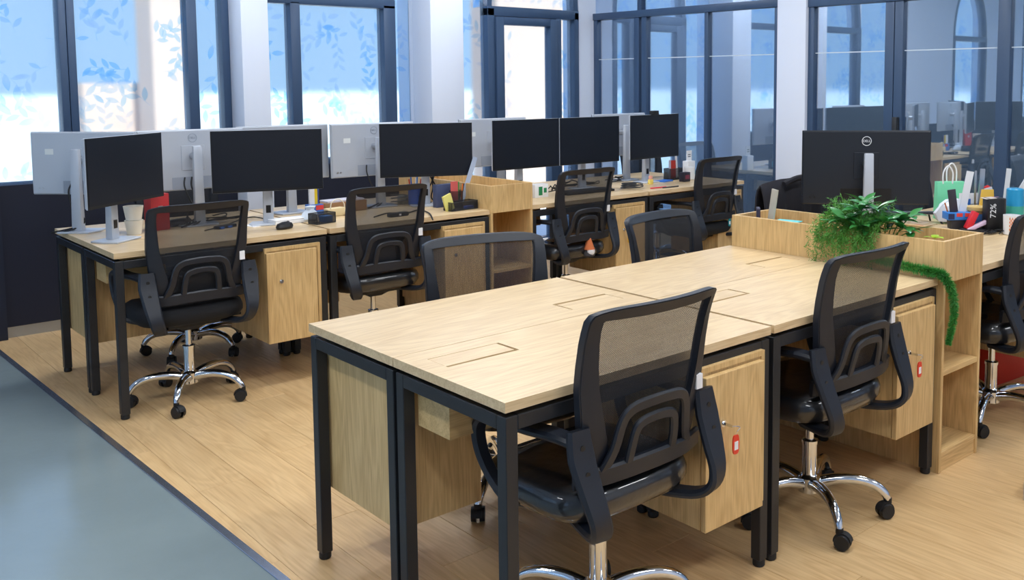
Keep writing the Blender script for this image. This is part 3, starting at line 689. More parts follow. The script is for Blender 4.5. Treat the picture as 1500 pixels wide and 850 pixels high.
# ================================================================== MONITORS
def ring_mesh(mb, c, r, th, n=28, M=None, d=.001):
    V = []
    for y in (0, -d):
        for rr in (r, r-th): V += [Vector((c[0]+math.cos(2*math.pi*i/n)*rr, y, c[1]+math.sin(2*math.pi*i/n)*rr)) for i in range(n)]
    if M: V = [M @ v for v in V]
    fs = []
    for i in range(n):
        k = (i+1) % n; fs += [(i, k, n+k, n+i), (2*n+i, 3*n+i, 3*n+k, 2*n+k), (i, 2*n+i, 2*n+k, k), (n+i, n+k, 3*n+k, 3*n+i)]
    return mb.add(V, fs)
def monitor(x, y, yaw, label, w_=.545, h_=.318, zc=1.09, back=SILVER, badge=None, sticker=False, rev=False, group=None, badge_mat=None, stand=None):
    """(x,y) = centre of the display, yaw = heading of its picture plane; rev = the screen faces the window side"""
    rz = R(yaw)+(math.pi if rev else 0); c, s = math.cos(rz), math.sin(rz); dback = .085
    ox, oy = x-s*dback, y+c*dback
    t = thing('monitor', (ox, oy, .75), rz, label, 'monitor', group); z = zc-.75
    # display faces local -Y at y=-dback
    cs = MB().box(-w_/2, w_/2, -dback, -dback+.012, z-h_/2, z+h_/2).build('casing', back, t, .003, 30, 1)
    MB().box(-w_/2+.001, w_/2-.001, -dback-.002, -dback+.0005, z-h_/2+.001, z+h_/2-.001).build('bezel', BEZEL, t)
    MB().box(-w_/2+.006, w_/2-.006, -dback-.003, -dback-.0015, z-h_/2+.014, z+h_/2-.006).build('display', SCREEN, t)
    yp = -dback+.012
    bo = MB().box(-w_/2+.004, w_/2-.004, yp, yp+.008, z-h_/2+.004, z+h_/2-.004).build('back_shell', back, t, .003, 30, 1)
    yb_ = yp+.008
    MB().box(-.06, .06, yb_-.001, yb_+.003, z-.055, z+.075).build('mount_plate', back, t, .002, 30, 1)
    MB().box(-w_*.20, w_*.20, yb_-.001, yb_+.0015, z-h_*.5+.006, z-h_*.28).build('port_recess', BEZEL if back is BLACKCASE else C(150, 158, 172, .5), t)
    for x_ in (w_*.40, w_*.435): MB().cyl((x_, yb_-.001, z-h_*.40), (x_, yb_+.001, z-h_*.40), .006, n=12).build('screw_cap', BEZEL if back is BLACKCASE else STEEL, t)
    MB().cyl((0, yb_, z+.02), (0, -.012, z+.02), .02, n=14).build('hinge', STEEL, t)
    MB().frust((-.026, .026, -.014, .022), (-.021, .021, -.012, .014), .008, z+.075).build('stand_column', SILVER, t, .004, 30)
    MB().box(-.012, .012, -.0155, -.013, .06, .10).build('cable_hole', BEZEL, t)
    b = MB(); P = [(-.088, -.085), (.088, -.085), (.10, -.02), (.08, .06), (-.08, .06), (-.10, -.02)]
    b.add([(p[0], p[1], zz) for zz in (0, .009) for p in P], [tuple(range(6))[::-1], tuple(range(6, 12))]+[(i, (i+1) % 6, 6+(i+1) % 6, 6+i) for i in range(6)])
    b.build('stand_base', SILVER, t, .002, 30, 1)
    if badge:
        M = Matrix.Translation((0, 0, z+h_*.355 if w_ > .58 else z+h_*.37)) @ Matrix.Rotation(math.pi, 4, 'Z')
        yy = -dback+.0205
        M = Matrix.Translation((0, yy+.0005, z+h_*.36)) @ Matrix.Rotation(math.pi, 4, 'Z')
        hz = badge
        o = ring_mesh(MB(), (0, 0), hz, hz*.12, 30, M).build('badge_ring', badge_mat or WHITE, bo)
        lt = link('badge_lettering', LOGO.copy() if badge_mat else LOGO, badge_mat or WHITE, bo)
        lt.scale = (hz/.023,)*3; lt.rotation_euler = (R(90), 0, math.pi); lt.location = (0, yy+.001, z+h_*.36)
    if sticker:
        yy = -dback+.0205
        MB().box(w_*.28, w_*.36, yy, yy+.0008, z+h_*.14, z+h_*.23).build('sticker', C(222, 226, 226, .6), bo)
    return t
LOGO = text_mesh('DELL', .0165)
BADGE = C(150, 160, 175, .3)
monitor(.085, 3.035, 38, 'black screen turned sideways to the window wall at the row\'s open end')
monitor(.765, 3.03, -18.7, 'black screen above the mouse and white papers')
monitor(1.763, 3.10, -25.6, 'black screen above the mesh trays beside the planter box')
monitor(2.512, 3.095, 0, 'black screen edge to edge with a second one, next to the planter box', group='joined pair of screens')
monitor(3.060, 3.09, 0, 'black screen edge to edge with a second one, above the black keyboard', group='joined pair of screens')
m6 = monitor(3.69, 3.085, 4, 'black screen with a small webcam on top at the glass end')
MB().box(-.04, .03, -.10, -.065, .497, .512).box(-.035, .025, -.102, -.06, .512, .527).build('webcam', RUBBER, m6, .003)
monitor(.046, 3.56, -45, 'silver-backed monitor turned away at the open end of the row', rev=True, sticker=True)
monitor(.515, 3.405, -2, 'silver-backed monitor with a round badge, beside the red box', rev=True, badge=.023, badge_mat=BADGE)
monitor(1.06, 3.50, 0, 'silver-backed monitor mostly hidden behind the screen over the mouse', rev=True)
monitor(1.575, 3.40, -2, 'silver-backed monitor with black and blue plugs behind the brown carton', rev=True, badge=.023, badge_mat=BADGE, sticker=True)
monitor(2.48, 3.42, 0, 'silver-backed monitor showing between the planter box screen and the joined pair', rev=True, sticker=True)
monitor(3.66, 3.44, 0, 'silver-backed monitor glimpsed between the joined pair and the webcam screen', rev=True)
monitor(2.80, .80, -48, 'large black monitor showing its back with a white round badge, behind the ferns', w_=.612, h_=.362, zc=1.065, back=BLACKCASE, badge=.023, rev=True)

# ================================================================== PLANTS
GREEN1 = pbr('fern_green', srgb(96, 168, 66), .5, vary=.5); GREEN2 = pbr('leaf_green', srgb(58, 142, 66), .3, vary=.4, coat=.3); GREEN3 = pbr('lime_leaf', srgb(168, 208, 40), .4)
GRASS = pbr('garland_green', srgb(74, 164, 70), .5, vary=.45)
rp = random.Random(11)
def needle(mb, p, d, l, wd):
    d = d.normalized(); s_ = d.cross(Vector((rp.uniform(-1, 1), rp.uniform(-1, 1), rp.uniform(-1, 1)))).normalized()*wd
    m = p+d*l*.5
    mb.add([p, m+s_, p+d*l, m-s_], [(0, 1, 2, 3)])
# feathery fern hanging over the front of the planter
O = Vector((2.14, .42, .80))
fern = thing('trailing_fern', (O.x, O.y, .7465), 0, 'feathery trailing fern spilling over the front of the oak planter', 'plant')
MB().lathe([(.045, 0), (.06, .005), (.066, .07), (.06, .07), (.05, .06)], 18).build('pot', C(70, 66, 60, .7), fern)
fm = MB()
for k in range(150):
    if k < 90:   # over the front edge
        yy = rp.uniform(-.16, .12); top = Vector((rp.uniform(-.06, .04), yy*.9, rp.uniform(.12, .24)))
        hang = rp.random()**.8*(.19 if yy > .03 or rp.random() < .35 else .12)
        pts = [Vector((0, yy*.3, .06)), top, Vector((-.10, yy*1.05, .17+rp.uniform(-.01, .03))), Vector((-.146-rp.uniform(0, .025), yy*1.08, .12)), Vector((-.146-rp.uniform(0, .03), yy*1.08+rp.uniform(-.02, .02), .13-hang+.01))]
    else:
        a = rp.uniform(0, 6.28); rr = rp.uniform(.05, .16)
        pts = [Vector((0, 0, .06)), Vector((math.cos(a)*rr*.5*.6, math.sin(a)*rr*.5, .17)), Vector((math.cos(a)*rr*.6, math.sin(a)*rr, rp.uniform(.17, .265)))]
    sp = spline(pts, 9)
    for i in range(3, len(sp)):
        t_ = (sp[i]-sp[i-1]).normalized()
        for q in range(3):
            d = (t_*.6+Vector((rp.uniform(-1, 1), rp.uniform(-1, 1), rp.uniform(-1, 1)))).normalized()
            p_ = sp[i-1].lerp(sp[i], rp.random())
            if p_.z > .0: needle(fm, p_, d, rp.uniform(.012, .024), .0016)
tag(fm.build('fronds', GREEN1, fern, 0, 0), kind='stuff')
# broad-leaved plant
lp = thing('broadleaf_plant', (2.13, .30, .7465), 0, 'broad-leaved green plant growing in the oak planter beside the fern', 'plant')
MB().lathe([(.04, 0), (.05, .005), (.058, .07), (.052, .07), (.045, .06)], 18).build('pot', C(70, 66, 60, .7), lp)
lf = MB(); n = 8; V = []; fsl = []
for i in range(n+1):
    u = i/n; wv = .30*math.sin(math.pi*u**.8)**.9*.5; dz = -.28*(u-.25)**2
    V += [(u, -wv, dz+.06*wv*4), (u, 0, dz), (u, wv, dz+.06*wv*4)]
for i in range(n):
    fsl += [(3*i, 3*i+3, 3*i+4, 3*i+1), (3*i+1, 3*i+4, 3*i+5, 3*i+2)]
leaf_me = lf.add(V, fsl).mesh('leaf', 0, 80); leaf_me.materials.append(GREEN2)
for k, (cx_, cy_, cz_) in enumerate(((-.125, .10, .185), (-.12, .02, .165), (-.05, .0, .225), (-.085, -.06, .185), (-.06, -.12, .165), (.03, -.10, .20), (-.08, .06, .225), (-.02, -.09, .19), (-.08, .03, .15), (.02, .10, .235), (-.03, -.135, .15), (.03, -.03, .17), (-.10, .13, .16))):
    base = Vector((cx_*.2, cy_*.3, .06)); hd = Vector((cx_, cy_, cz_))
    MB().tube([base, base.lerp(hd, .5)+Vector((0, 0, .02)), hd], .0025, 5, 4).build('stem', GREEN1, lp)
    nl_ = 8
    for j in range(nl_):
        a = 2*math.pi*j/nl_+rp.uniform(-.25, .25); el = R(rp.uniform(-5, 38)); L_ = rp.uniform(.075, .105)
        o = link('leaf', leaf_me, None, lp); o.location = hd; o.scale = (L_, L_*1.15, L_)
        o.rotation_euler = (rp.uniform(-.3, .3), -el, a)
# lime seedling
sd = thing('lime_seedling', (2.15, .085, .7465), 0, 'small lime green seedling in the planter corner', 'plant')
MB().tube([(0, 0, 0), (.005, 0, .07), (0, .005, .125)], .002, 5).build('stem', GREEN3, sd)
for a, L_ in ((20, .05), (140, .045), (250, .05), (310, .04)):
    o = link('leaf', leaf_me.copy(), None, sd); o.data.materials[0] = GREEN3; o.location = (0, .005, .12+L_*.2); o.scale = (L_, L_*2, L_); o.rotation_euler = (0, R(-15), R(a))
# grass garland: along the foot of the planter, over the desk corner and down
gp = [at(1255, 372, X=1.975), at(1310, 386, X=1.975), at(1345, 394, X=1.98), at(1366, 400, X=1.99)]
gp = [Vector((p.x, p.y, max(p.z, .776))) for p in gp]+[Vector((1.995, -.035, .765)), Vector((2.005, -.062, .71)), Vector((2.03, -.060, .63)), Vector((2.012, -.058, .56)), Vector((2.0, -.056, .515))]
ga = thing('grass_garland', gp[3], 0, 'green grass garland lying on the desk corner and hanging down', 'garland')
gm = MB(); sp = spline([p-gp[3] for p in gp], 14); N_ = len(sp)
for i in range(1, N_):
    t_ = (sp[i]-sp[i-1]).normalized(); rad = .026 if i < N_*.45 else .026-.012*(i/N_-.45)/.55
    for q in range(40):
        d = Vector((rp.uniform(-1, 1), rp.uniform(-1, 1), rp.uniform(-1, 1))); d = (d-t_*d.dot(t_)).normalized()
        p_ = sp[i-1].lerp(sp[i], rp.random()); e_ = d+t_*rp.uniform(-.2, .8)
        if (p_+e_*rad).z+gp[3].z < .752 and (p_+gp[3]).y > -.01: continue
        needle(gm, p_, e_, rad*rp.uniform(.8, 1.15), .0014)
tag(gm.build('blades', GRASS, ga, 0, 0), kind='stuff')
MB().tube([p-gp[3] for p in gp], .004, 6, 8).build('cord', GREEN1, ga)

# ================================================================== DESK CLUTTER
def item(name, label, cat, loc, rz, parts, group=None):
    """parts: list of (part name, MB, material, bevel)"""
    if len(parts) == 1:
        o = parts[0][1].build(name, parts[0][2], None, parts[0][3]); o.location = loc; o.rotation_euler = (0, 0, R(rz)); return tag(o, label, cat, group)
    t = thing(name, loc, R(rz), label, cat, group)
    for p in parts: p[1].build(p[0], p[2], t, p[3])
    return t
Z = .75
def on(px, py, dz=0): p = at(px, py, Z=Z); return (p.x, p.y, Z+dz)
cable_n = [0]
def cable(pts, label, r=.0032, mat=None):
    p0 = Vector(pts[0]); mb = MB().tube([Vector(p)-p0 for p in pts], r, 6, 6)
    o = mb.build('cable', mat or RUBBER, None, 0, 60); o.location = p0; return tag(o, label, 'cable')
def tangle(c, rx, ry, n, seed, h=.05):
    q = random.Random(seed); return [(c[0]+q.uniform(-rx, rx), c[1]+q.uniform(-ry, ry), Z+.006+abs(q.gauss(0, 1))*h*.5) for _ in range(n)]
# --- first desk of the monitor row
item('paper_cups', 'stack of two cream paper cups beside the red box', 'cups', on(197, 343), 0, [('lower_cup', MB().lathe([(.032, 0), (.043, .07), (.041, .07)], 22), C(226, 220, 205, .7), 0), ('upper_cup', MB().lathe([(.035, .071), (.046, .14), (.044, .14), (.038, .11)], 22), C(232, 226, 212, .7), 0)])
item('red_box', 'upright red box behind the first chair', 'box', on(231, 337), 15, [('box', MB().box(-.05, .05, -.03, .03, 0, .185), C(178, 42, 46, .5), .002), ('clasp', MB().box(-.012, .012, -.033, -.03, .10, .125), STEEL, 0)])
item('power_adapter', 'black power adapter lying among the cables beside the red box', 'adapter', (at(262, 330, Z=Z).x, at(262, 330, Z=Z).y, Z), 30, [('body', MB().box(-.06, .06, -.025, .025, 0, .032), RUBBER, .004), ('plug', MB().box(.06, .075, -.008, .008, .01, .022), RUBBER, 0)])
for i, (px, py, rx, ry, sd_) in enumerate(((255, 333, .07, .05, 1), (285, 328, .10, .05, 2), (320, 326, .12, .05, 3))):
    c = at(px, py, Z=Z); cable(tangle(c, rx, ry, 12, sd_), ['black cable heap beside the red box', 'tangled black cable in front of the round-badge monitor', 'black cable strewn between the red box and the white papers'][i], .0036)
cable([at(x, y, Z=.757) for x, y in ((300, 338), (330, 330), (352, 322), (372, 318), (392, 322))], 'thin black cable leading to the white papers')
item('usb_hub', 'black usb hub with blue plugs near the white papers', 'hub', on(330, 334), 20, [('body', MB().box(-.06, .06, -.018, .018, 0, .016), RUBBER, .003), ('blue_plug', MB().box(-.05, -.03, -.03, -.018, .003, .012), C(50, 110, 200, .4), 0), ('blue_plug', MB().box(0, .02, -.03, -.018, .003, .012), C(50, 110, 200, .4), 0)])
item('paper_sheet', 'white paper sheet under the screen by the mouse', 'paper', on(386, 329), 10, [('sheet', MB().box(-.09, .09, -.05, .05, 0, .003), PAPER, 0)])
item('white_keyboard', 'flat white keyboard box next to the mouse', 'keyboard', on(424, 326.5), 3, [('body', MB().box(-.10, .10, -.045, .045, 0, .02), WHITE, .003), ('lid', MB().box(-.10, .10, -.045, .045, .021, .026), PAPER, .001)])
mo = MB(); mo.lathe([(.012, 0), (.03, .002), (.033, .012), (.028, .026), (.012, .034), (.002, .035)], 20); mo.v = [(x*1.0, y*1.75, z) for x, y, z in mo.v]
item('computer_mouse', 'black computer mouse on the first monitor desk', 'mouse', on(417, 335), -60, [('body', mo, RUBBER, 0), ('wheel', MB().cyl((-.004, .03, .029), (.004, .03, .029), .007, n=12), C(80, 84, 90, .4), 0)])
item('pen_box', 'blue and red printed box stuffed with pens and rulers', 'pen holder', on(461, 319), 8, [('box', MB().box(-.04, .04, -.03, .03, 0, .075), C(60, 110, 190, .5), .002), ('print', MB().box(-.01, .038, -.0312, -.03, .045, .07), C(215, 60, 60, .5), 0), ('white_card', MB().box(-.035, -.005, -.012, 0, .02, .165), PAPER, 0), ('yellow_card', MB().box(-.003, .016, -.008, .004, .02, .16), C(226, 196, 40, .5), 0), ('pen', MB().cyl((.022, 0, .02), (.026, 0, .165), .004, n=8), C(70, 90, 170, .4), 0), ('pen', MB().cyl((.032, .005, .02), (.037, .008, .15), .004, n=8), C(30, 34, 48, .4), 0)])
def mesh_tray(name, label, loc, rz, w_, d_, h_, extra):
    b = MB().box(-w_/2, w_/2, -d_/2, d_/2, .001, .003)
    for s_ in (-1, 1): b.box(-w_/2, w_/2, s_*d_/2-.0008, s_*d_/2+.0008, .003, h_); b.box(s_*w_/2-.0008, s_*w_/2+.0008, -d_/2, d_/2, .003, h_)
    rim = MB()
    for zz in (h_, .003):
        P = [(-w_/2, -d_/2, zz), (w_/2, -d_/2, zz), (w_/2, d_/2, zz), (-w_/2, d_/2, zz)]
        for i in range(4): rim.cyl(P[i], P[(i+1) % 4], .0022, n=6)
    for x in (-w_/2, w_/2):
        for y in (-d_/2, d_/2): rim.cyl((x, y, .003), (x, y, h_), .002, n=6)
    return item(name, label, 'tray', loc, rz, [('mesh_wall', b, WIREMESH, 0), ('rim', rim, RUBBER, 0)]+extra)
mesh_tray('wire_tray', 'black wire mesh tray with blue packet next to the pen box', on(472, 327), 12, .12, .07, .055, [('packet', MB().box(0, .05, -.025, .025, .004, .038), C(40, 110, 180, .5), .003)])
bagm = MB().lathe([(.02, 0), (.045, .01), (.04, .04), (.02, .06), (.03, .075), (.004, .08)], 11); q_ = random.Random(4); bagm.v = [(x*1.2+q_.uniform(-.007, .007), y*.6+q_.uniform(-.005, .005), z+q_.uniform(0, .006)) for x, y, z in bagm.v]
item('crumpled_bag', 'crumpled white plastic bag leaning in front of the pen box', 'bag', (at(455, 324, Z=Z).x, at(455, 324, Z=Z).y, Z+.001), 20, [('bag', bagm, C(214, 226, 240, .3), 0)])
item('charger_block', 'cream charger block with a looped white cord by the brown carton', 'charger', on(492, 316), 10, [('body', MB().box(-.07, .05, -.025, .025, 0, .045), C(226, 206, 160, .5), .005), ('cord', MB().tube([(-.05, -.02, .045), (-.04, -.02, .08), (0, -.022, .095), (.04, -.02, .07), (.045, -.022, .03), (.05, -.04, .004), (.09, -.06, .004)], .003, 6), C(230, 224, 205, .5), 0)])
item('brown_carton', 'flat brown carton with papers on top between silver-backed monitors', 'carton', on(503, 309), 4, [('carton', MB().box(-.15, .12, -.06, .06, 0, .06), C(150, 112, 76, .75), .002), ('papers', MB().box(-.13, .11, -.05, .05, .061, .07), C(206, 202, 214, .7), 0), ('white_mouse', MB().lathe([(.02, .07), (.03, .078), (.018, .09), (.003, .092)], 14, (.06, 0, 0)), WHITE, 0)])
# --- second desk
def pts_on(l, z=.757): return [at(x, y, Z=z) for x, y in l]
item('cable_bundle', 'grey bundled charger leads on the window-side desk behind the second chair', 'cables', on(585, 300), 0, [('coil', MB().tube([(math.cos(k*1.05)*(.05+.008*(k % 3)), math.sin(k*1.05)*.032, .012+.0035*k) for k in range(16)], .004, 6), C(90, 96, 100, .5), 0), ('brick', MB().box(-.01, .07, -.03, .03, .0, .05, Matrix.Translation((.03, .03, 0))), C(176, 170, 150, .5), .004)])
cable(pts_on([(548, 318), (570, 312), (590, 314), (612, 308), (628, 312), (634, 322)]), 'black cable seen through the second chair back', .004)
item('usb_dock', 'black dock behind the second chair with cables', 'dock', on(583, 317), 6, [('body', MB().box(-.06, .06, -.02, .02, 0, .022), RUBBER, .003), ('label', MB().box(-.006, .008, -.0205, -.02, .006, .016), PAPER, 0)])
def pencup(name, label, loc, col, cards, h=.1, r_=.04):
    pp = [('cup', MB().lathe([(r_*.9, 0), (r_, .005), (r_, h), (r_*.96, h), (r_*.9, .006)], 20, cap=True), col, 0)]
    for nm, x, y, hh, wd, c_, lean in cards:
        pp.append((nm, MB().box(-wd/2, wd/2, -.0015, .0015, .01, hh, Matrix.Translation((x, y, 0)) @ Matrix.Rotation(lean, 4, 'Y')), c_, 0))
    return item(name, label, 'pen holder', loc, 0, pp)
pencup('pen_cup', 'blue cup crammed with coloured pens under the mesh tray desk screen', on(608, 300), C(46, 96, 190, .4), [('pen', -.02, 0, .16, .008, C(200, 70, 50), -.12), ('pen', -.01, .012, .17, .008, C(60, 120, 220), -.05), ('pen', .0, -.01, .165, .008, C(230, 230, 235), .02), ('pen', .012, .01, .17, .008, C(40, 130, 210), .08), ('pen', .02, 0, .155, .008, C(190, 60, 60), .16)])
item('photo_cards', 'small rack of orange photo cards beside the blue pen cup', 'cards', on(624, 299), 0, [('rack', MB().box(-.025, .025, 0, .004, 0, .13), WHITE, 0), ('card', MB().box(-.02, .02, -.002, 0, .02, .065), C(170, 70, 60), 0), ('card', MB().box(-.02, .02, -.002, 0, .075, .115), C(196, 110, 60), 0)])
for k in range(3):
    x0 = 622+k*6; cable([tuple(at(x0+14-k*9, 258, Y=3.2)), tuple(at(x0+6, 275, Y=3.2)), tuple(at(x0-8+k*12, 290, Y=3.2)), tuple(at(x0+10+k*4, 297, Z=.758))], ['black cable hanging left under the mesh tray desk screen', 'black cable crossing in the middle under the mesh tray desk screen', 'black cable hanging right under the mesh tray desk screen'][k], .0042)
item('navy_box', 'navy blue box standing behind the black wire tray', 'box', (1.865, 3.045, Z), 3, [('box', MB().box(-.09, .06, -.02, .02, 0, .135), C(62, 72, 106, .55), .002), ('print', MB().box(-.05, -.01, -.021, -.02, .03, .042), C(190, 196, 214), 0)])
tb = (1.835, 2.86, Z)
mesh_tray('wire_tray', 'black wire mesh tray with yellow notes beside the planter box', tb, 5, .19, .075, .05, [('blue_pack', MB().box(.02, .075, -.03, 0, .004, .02), C(70, 100, 190), .002)])
item('sticky_notes', 'pad of yellow sticky notes leaning in the wire tray', 'notes', (tb[0]-.075, tb[1]-.005, Z+.004), 5, [('pad', MB().box(-.03, .03, -.006, .006, 0, .095, Matrix.Rotation(R(-18), 4, 'Y')), C(232, 224, 130, .7), 0)])
pc = (1.875, 2.965, Z)
pencup('pen_cup', 'black mesh pen cup with a red card and ruler by the planter box', pc, WIREMESH, [('red_card', -.012, 0, .155, .05, C(212, 96, 92), 0), ('pen', .018, .01, .15, .007, C(50, 150, 70), .05), ('pen', .024, -.01, .14, .007, C(230, 120, 50), .12), ('pen', .028, .0, .14, .007, C(30, 30, 36), .2)])
item('clear_ruler', 'clear acrylic ruler leaning out of the mesh pen cup', 'ruler', (pc[0]+.03, pc[1], Z+.012), 0, [('ruler', MB().box(-.016, .016, -.0015, .0015, 0, .30, Matrix.Rotation(R(22), 4, 'Y')), C(176, 190, 214, .2), 0)])
# --- third and fourth desk
item('green_carton', 'white and green printed carton beside the planter box', 'carton', (2.545, 3.01, Z), 0, [('box', MB().box(-.06, .05, -.03, .03, 0, .085), WHITE, .002), ('print', MB().box(-.03, .0, -.0312, -.03, .015, .07), C(30, 130, 80), 0), ('print', MB().box(.012, .035, -.0312, -.03, .03, .06), C(30, 130, 80), 0)])
for i, (px, py, rx, ry, sd_) in enumerate(((815, 283, .08, .05, 11), (838, 276, .09, .07, 12), (905, 266, .12, .05, 13), (860, 272, .1, .06, 14))):
    c = at(px, py, Z=Z); cable(tangle(c, rx, ry, 14, sd_, .07 if i < 2 else .03), ['black cable pile beside the green carton', 'black cable pile under the joined screens', 'loose black cable heap between the last two screens', 'tangled black cable behind the black keyboard'][i], .0036)
kb = on(858, 282); kp = [('body', MB().box(-.20, .20, -.065, .065, 0, .016), RUBBER, .003)]
keys = MB()
for r_ in range(5):
    for c_ in range(16): keys.box(-.19+c_*.0237, -.19+c_*.0237+.02, -.057+r_*.0228, -.057+r_*.0228+.019, .0165, .0205)
kp.append(('key_block', keys, C(40, 42, 48, .5), 0))
item('keyboard', 'black keyboard on the desk with the green carton', 'keyboard', kb, -3, kp)
coil = [(math.cos(k*.9)*(.075+.006*(k % 4)), math.sin(k*.9)*.06, .006+.002*k) for k in range(20)]
item('cable_coil', 'coiled black cable lying at the desk joint below the webcam screen', 'cable', on(926, 277), 0, [('coil', MB().tube(coil, .0042, 6), C(44, 48, 54, .4), 0)])
item('eraser', 'pink and yellow eraser block at the foot of the webcam screen', 'eraser', on(953, 270), 0, [('body', MB().box(-.018, .018, -.012, .012, 0, .035), C(240, 214, 110), .003), ('cap', MB().box(-.012, .012, -.01, .01, .036, .062), C(240, 170, 150), .003)])
item('blue_notebook', 'blue notebook beside the pink eraser', 'notebook', on(973, 266), 10, [('cover', MB().box(-.06, .06, -.04, .04, 0, .01), C(46, 110, 200), .001)])
mesh_tray('pen_basket', 'black mesh basket with red cards next to the teal mug', on(986, 263), 0, .13, .07, .085, [('red_card', MB().box(-.03, .03, 0, .004, .01, .145), C(216, 60, 44), 0), ('white_card', MB().box(-.055, -.035, -.01, -.006, .01, .15), C(210, 206, 224), 0), ('white_card', MB().box(.04, .06, 0, .004, .01, .19, Matrix.Rotation(R(-6), 4, 'Y')), PAPER, 0)])
item('black_tin', 'small black printed tin in front of the teal-handled mug', 'tin', on(1003, 266), 0, [('tin', MB().box(-.035, .035, -.025, .025, 0, .07), C(36, 32, 46), .003), ('print', MB().box(-.02, .025, -.0262, -.025, .02, .05), C(120, 46, 70), 0)])
item('white_stand', 'white card stand with small print behind the teal-handled mug', 'card stand', on(1009, 258), 0, [('foot', MB().box(-.04, .04, -.03, .03, 0, .12), WHITE, .003), ('card', MB().box(-.028, .028, -.004, .0, .12, .2), PAPER, 0), ('print', MB().box(-.014, .014, -.005, -.004, .15, .156), C(70, 74, 84), 0), ('print', MB().box(-.014, .014, -.005, -.004, .166, .172), C(70, 74, 84), 0)])
def mug(label, loc, rz, body, handle, extra=[]):
    return item('mug', label, 'mug', loc, rz, [('cup', MB().lathe([(.033, 0), (.038, .004), (.041, .095), (.037, .095), (.034, .01)], 24), body, 0), ('handle', MB().tube([(.038, 0, .078), (.062, 0, .076), (.07, 0, .05), (.06, 0, .026), (.037, 0, .02)], .006, 8), handle, 0)]+extra)
mug('white mug with a teal handle at the glass end desk', on(1010, 263), 10, WHITE, C(60, 170, 180, .3))
item('red_pen', 'red and black pens lying in front of the pen basket', 'pen', on(965, 276), -10, [('pen', MB().cyl((-.07, 0, .005), (.07, .01, .005), .005, n=8), C(220, 70, 80), 0), ('pen', MB().cyl((.02, -.02, .005), (.17, .0, .005), .0045, n=8), C(50, 54, 62), 0)])
# --- cables on the silver backs
for k, (x, y, yw) in enumerate(((.046, 3.56, -45), (.515, 3.405, -2), (1.575, 3.40, -2))):
    for j in range(2):
        rz = R(yw); ex, nx = Vector((math.cos(rz), math.sin(rz), 0)), Vector((math.sin(rz), -math.cos(rz), 0)); b0 = Vector((x, y, 0)); o_ = -.05+.035*j if k != 2 else -.06+.07*j
        cable([b0+ex*o_+nx*.036+Vector((0, 0, 1.0)), b0+ex*(o_-.01)+nx*.06+Vector((0, 0, .95)), b0+ex*(o_+.02)+nx*.08+Vector((0, 0, .86)), b0+ex*(.02)+nx*.085+Vector((0, 0, .79)), b0+ex*(-.06-.05*j)+nx*.14+Vector((0, 0, .755))],
              '%s cable hanging from the back of %s' % (['black', 'thick black'][j] if k != 2 else ['black', 'blue-plugged'][j], ['the turned-away silver monitor at the open end', 'the round-badge monitor by the red box', 'the silver monitor behind the brown carton'][k]), .0042)
# --- gnome doll on the third chair
g = at(863, 366, Y=2.645)
gn = thing('gnome_doll', (g.x, 2.645, .40), 0, 'small gnome doll with an orange cone hat hanging behind the chair seat', 'doll')
MB().lathe([(.03, 0), (.036, .01), (.03, .04), (.012, .055)], 16).build('body', C(60, 60, 66, .8), gn)
bd = MB().lathe([(.026, .045), (.028, .03), (.018, .008), (.003, -.002)][::-1], 14); bd.v = [(x, y-.014, z) for x, y, z in bd.v]; bd.build('beard', C(232, 234, 240, .9), gn)
MB().lathe([(.036, .046), (.032, .056), (.018, .095), (.003, .15)], 18).build('hat', C(200, 112, 66, .9), gn)
MB().lathe([(.004, .036), (.007, .042), (.003, .048)], 10, (0, -.034, 0)).build('nose', C(226, 170, 140, .7), gn)
item('seat_cushion', 'rolled tan plush cushion behind the gnome doll', 'cushion', (g.x-.04, 2.74, .478), 0, [('roll', MB().tube([(-.14, 0, .028), (-.05, .01, .03), (.05, .0, .03), (.14, .01, .028)], [.018, .03, .03, .018], 12), C(196, 140, 86, .9), 0)])
# --- right-hand crowded desk
item('folding_stand', 'black folding stand lying beside the big black monitor', 'stand', (3.20, .80, Z), -42, [('bar', MB().box(-.18, .18, -.02, .0, .045, .06), C(60, 64, 72, .35), .003), ('bar', MB().box(-.18, .16, .03, .05, .04, .055), C(60, 64, 72, .35), .003), ('leg', MB().cyl((-.18, -.01, .045), (-.2, -.05, 0), .005, n=8).cyl((.15, -.01, .045), (.17, -.05, 0), .005, n=8).cyl((-.18, .04, .04), (-.2, .07, 0), .005, n=8).cyl((.13, .04, .04), (.15, .07, 0), .005, n=8), RUBBER, 0)])
item('red_tray', 'small red tray below the black folding stand', 'tray', (3.10, .70, Z), 0, [('tray', MB().lathe([(.04, 0), (.05, .006), (.045, .006)], 20), C(200, 50, 56), 0)])
gb = (3.50, .72, Z)
bg_ = MB().frust((-.075, .075, -.035, .035), (-.075, .075, -.02, .02), 0, .20)
item('gift_bag', 'mint green paper gift bag with white rope handles', 'bag', gb, -42, [('bag', bg_, C(120, 216, 170, .6), .001), ('handle', MB().tube([(-.045, -.02, .19), (-.045, -.022, .25), (-.02, -.022, .285), (.005, -.022, .25), (.005, -.02, .19)], .004, 7, 6), PAPER, 0), ('handle', MB().tube([(-.01, .02, .19), (-.01, .022, .26), (.015, .022, .295), (.04, .022, .26), (.04, .02, .19)], .004, 7, 6), PAPER, 0)])
pbm = MB().lathe([(.03, 0), (.085, .01), (.09, .05), (.07, .09), (.03, .12), (.004, .125)], 14); q_ = random.Random(9); pbm.v = [(x+q_.uniform(-.012, .012), y*.5+q_.uniform(-.008, .008), z+q_.uniform(0, .008)) for x, y, z in pbm.v]
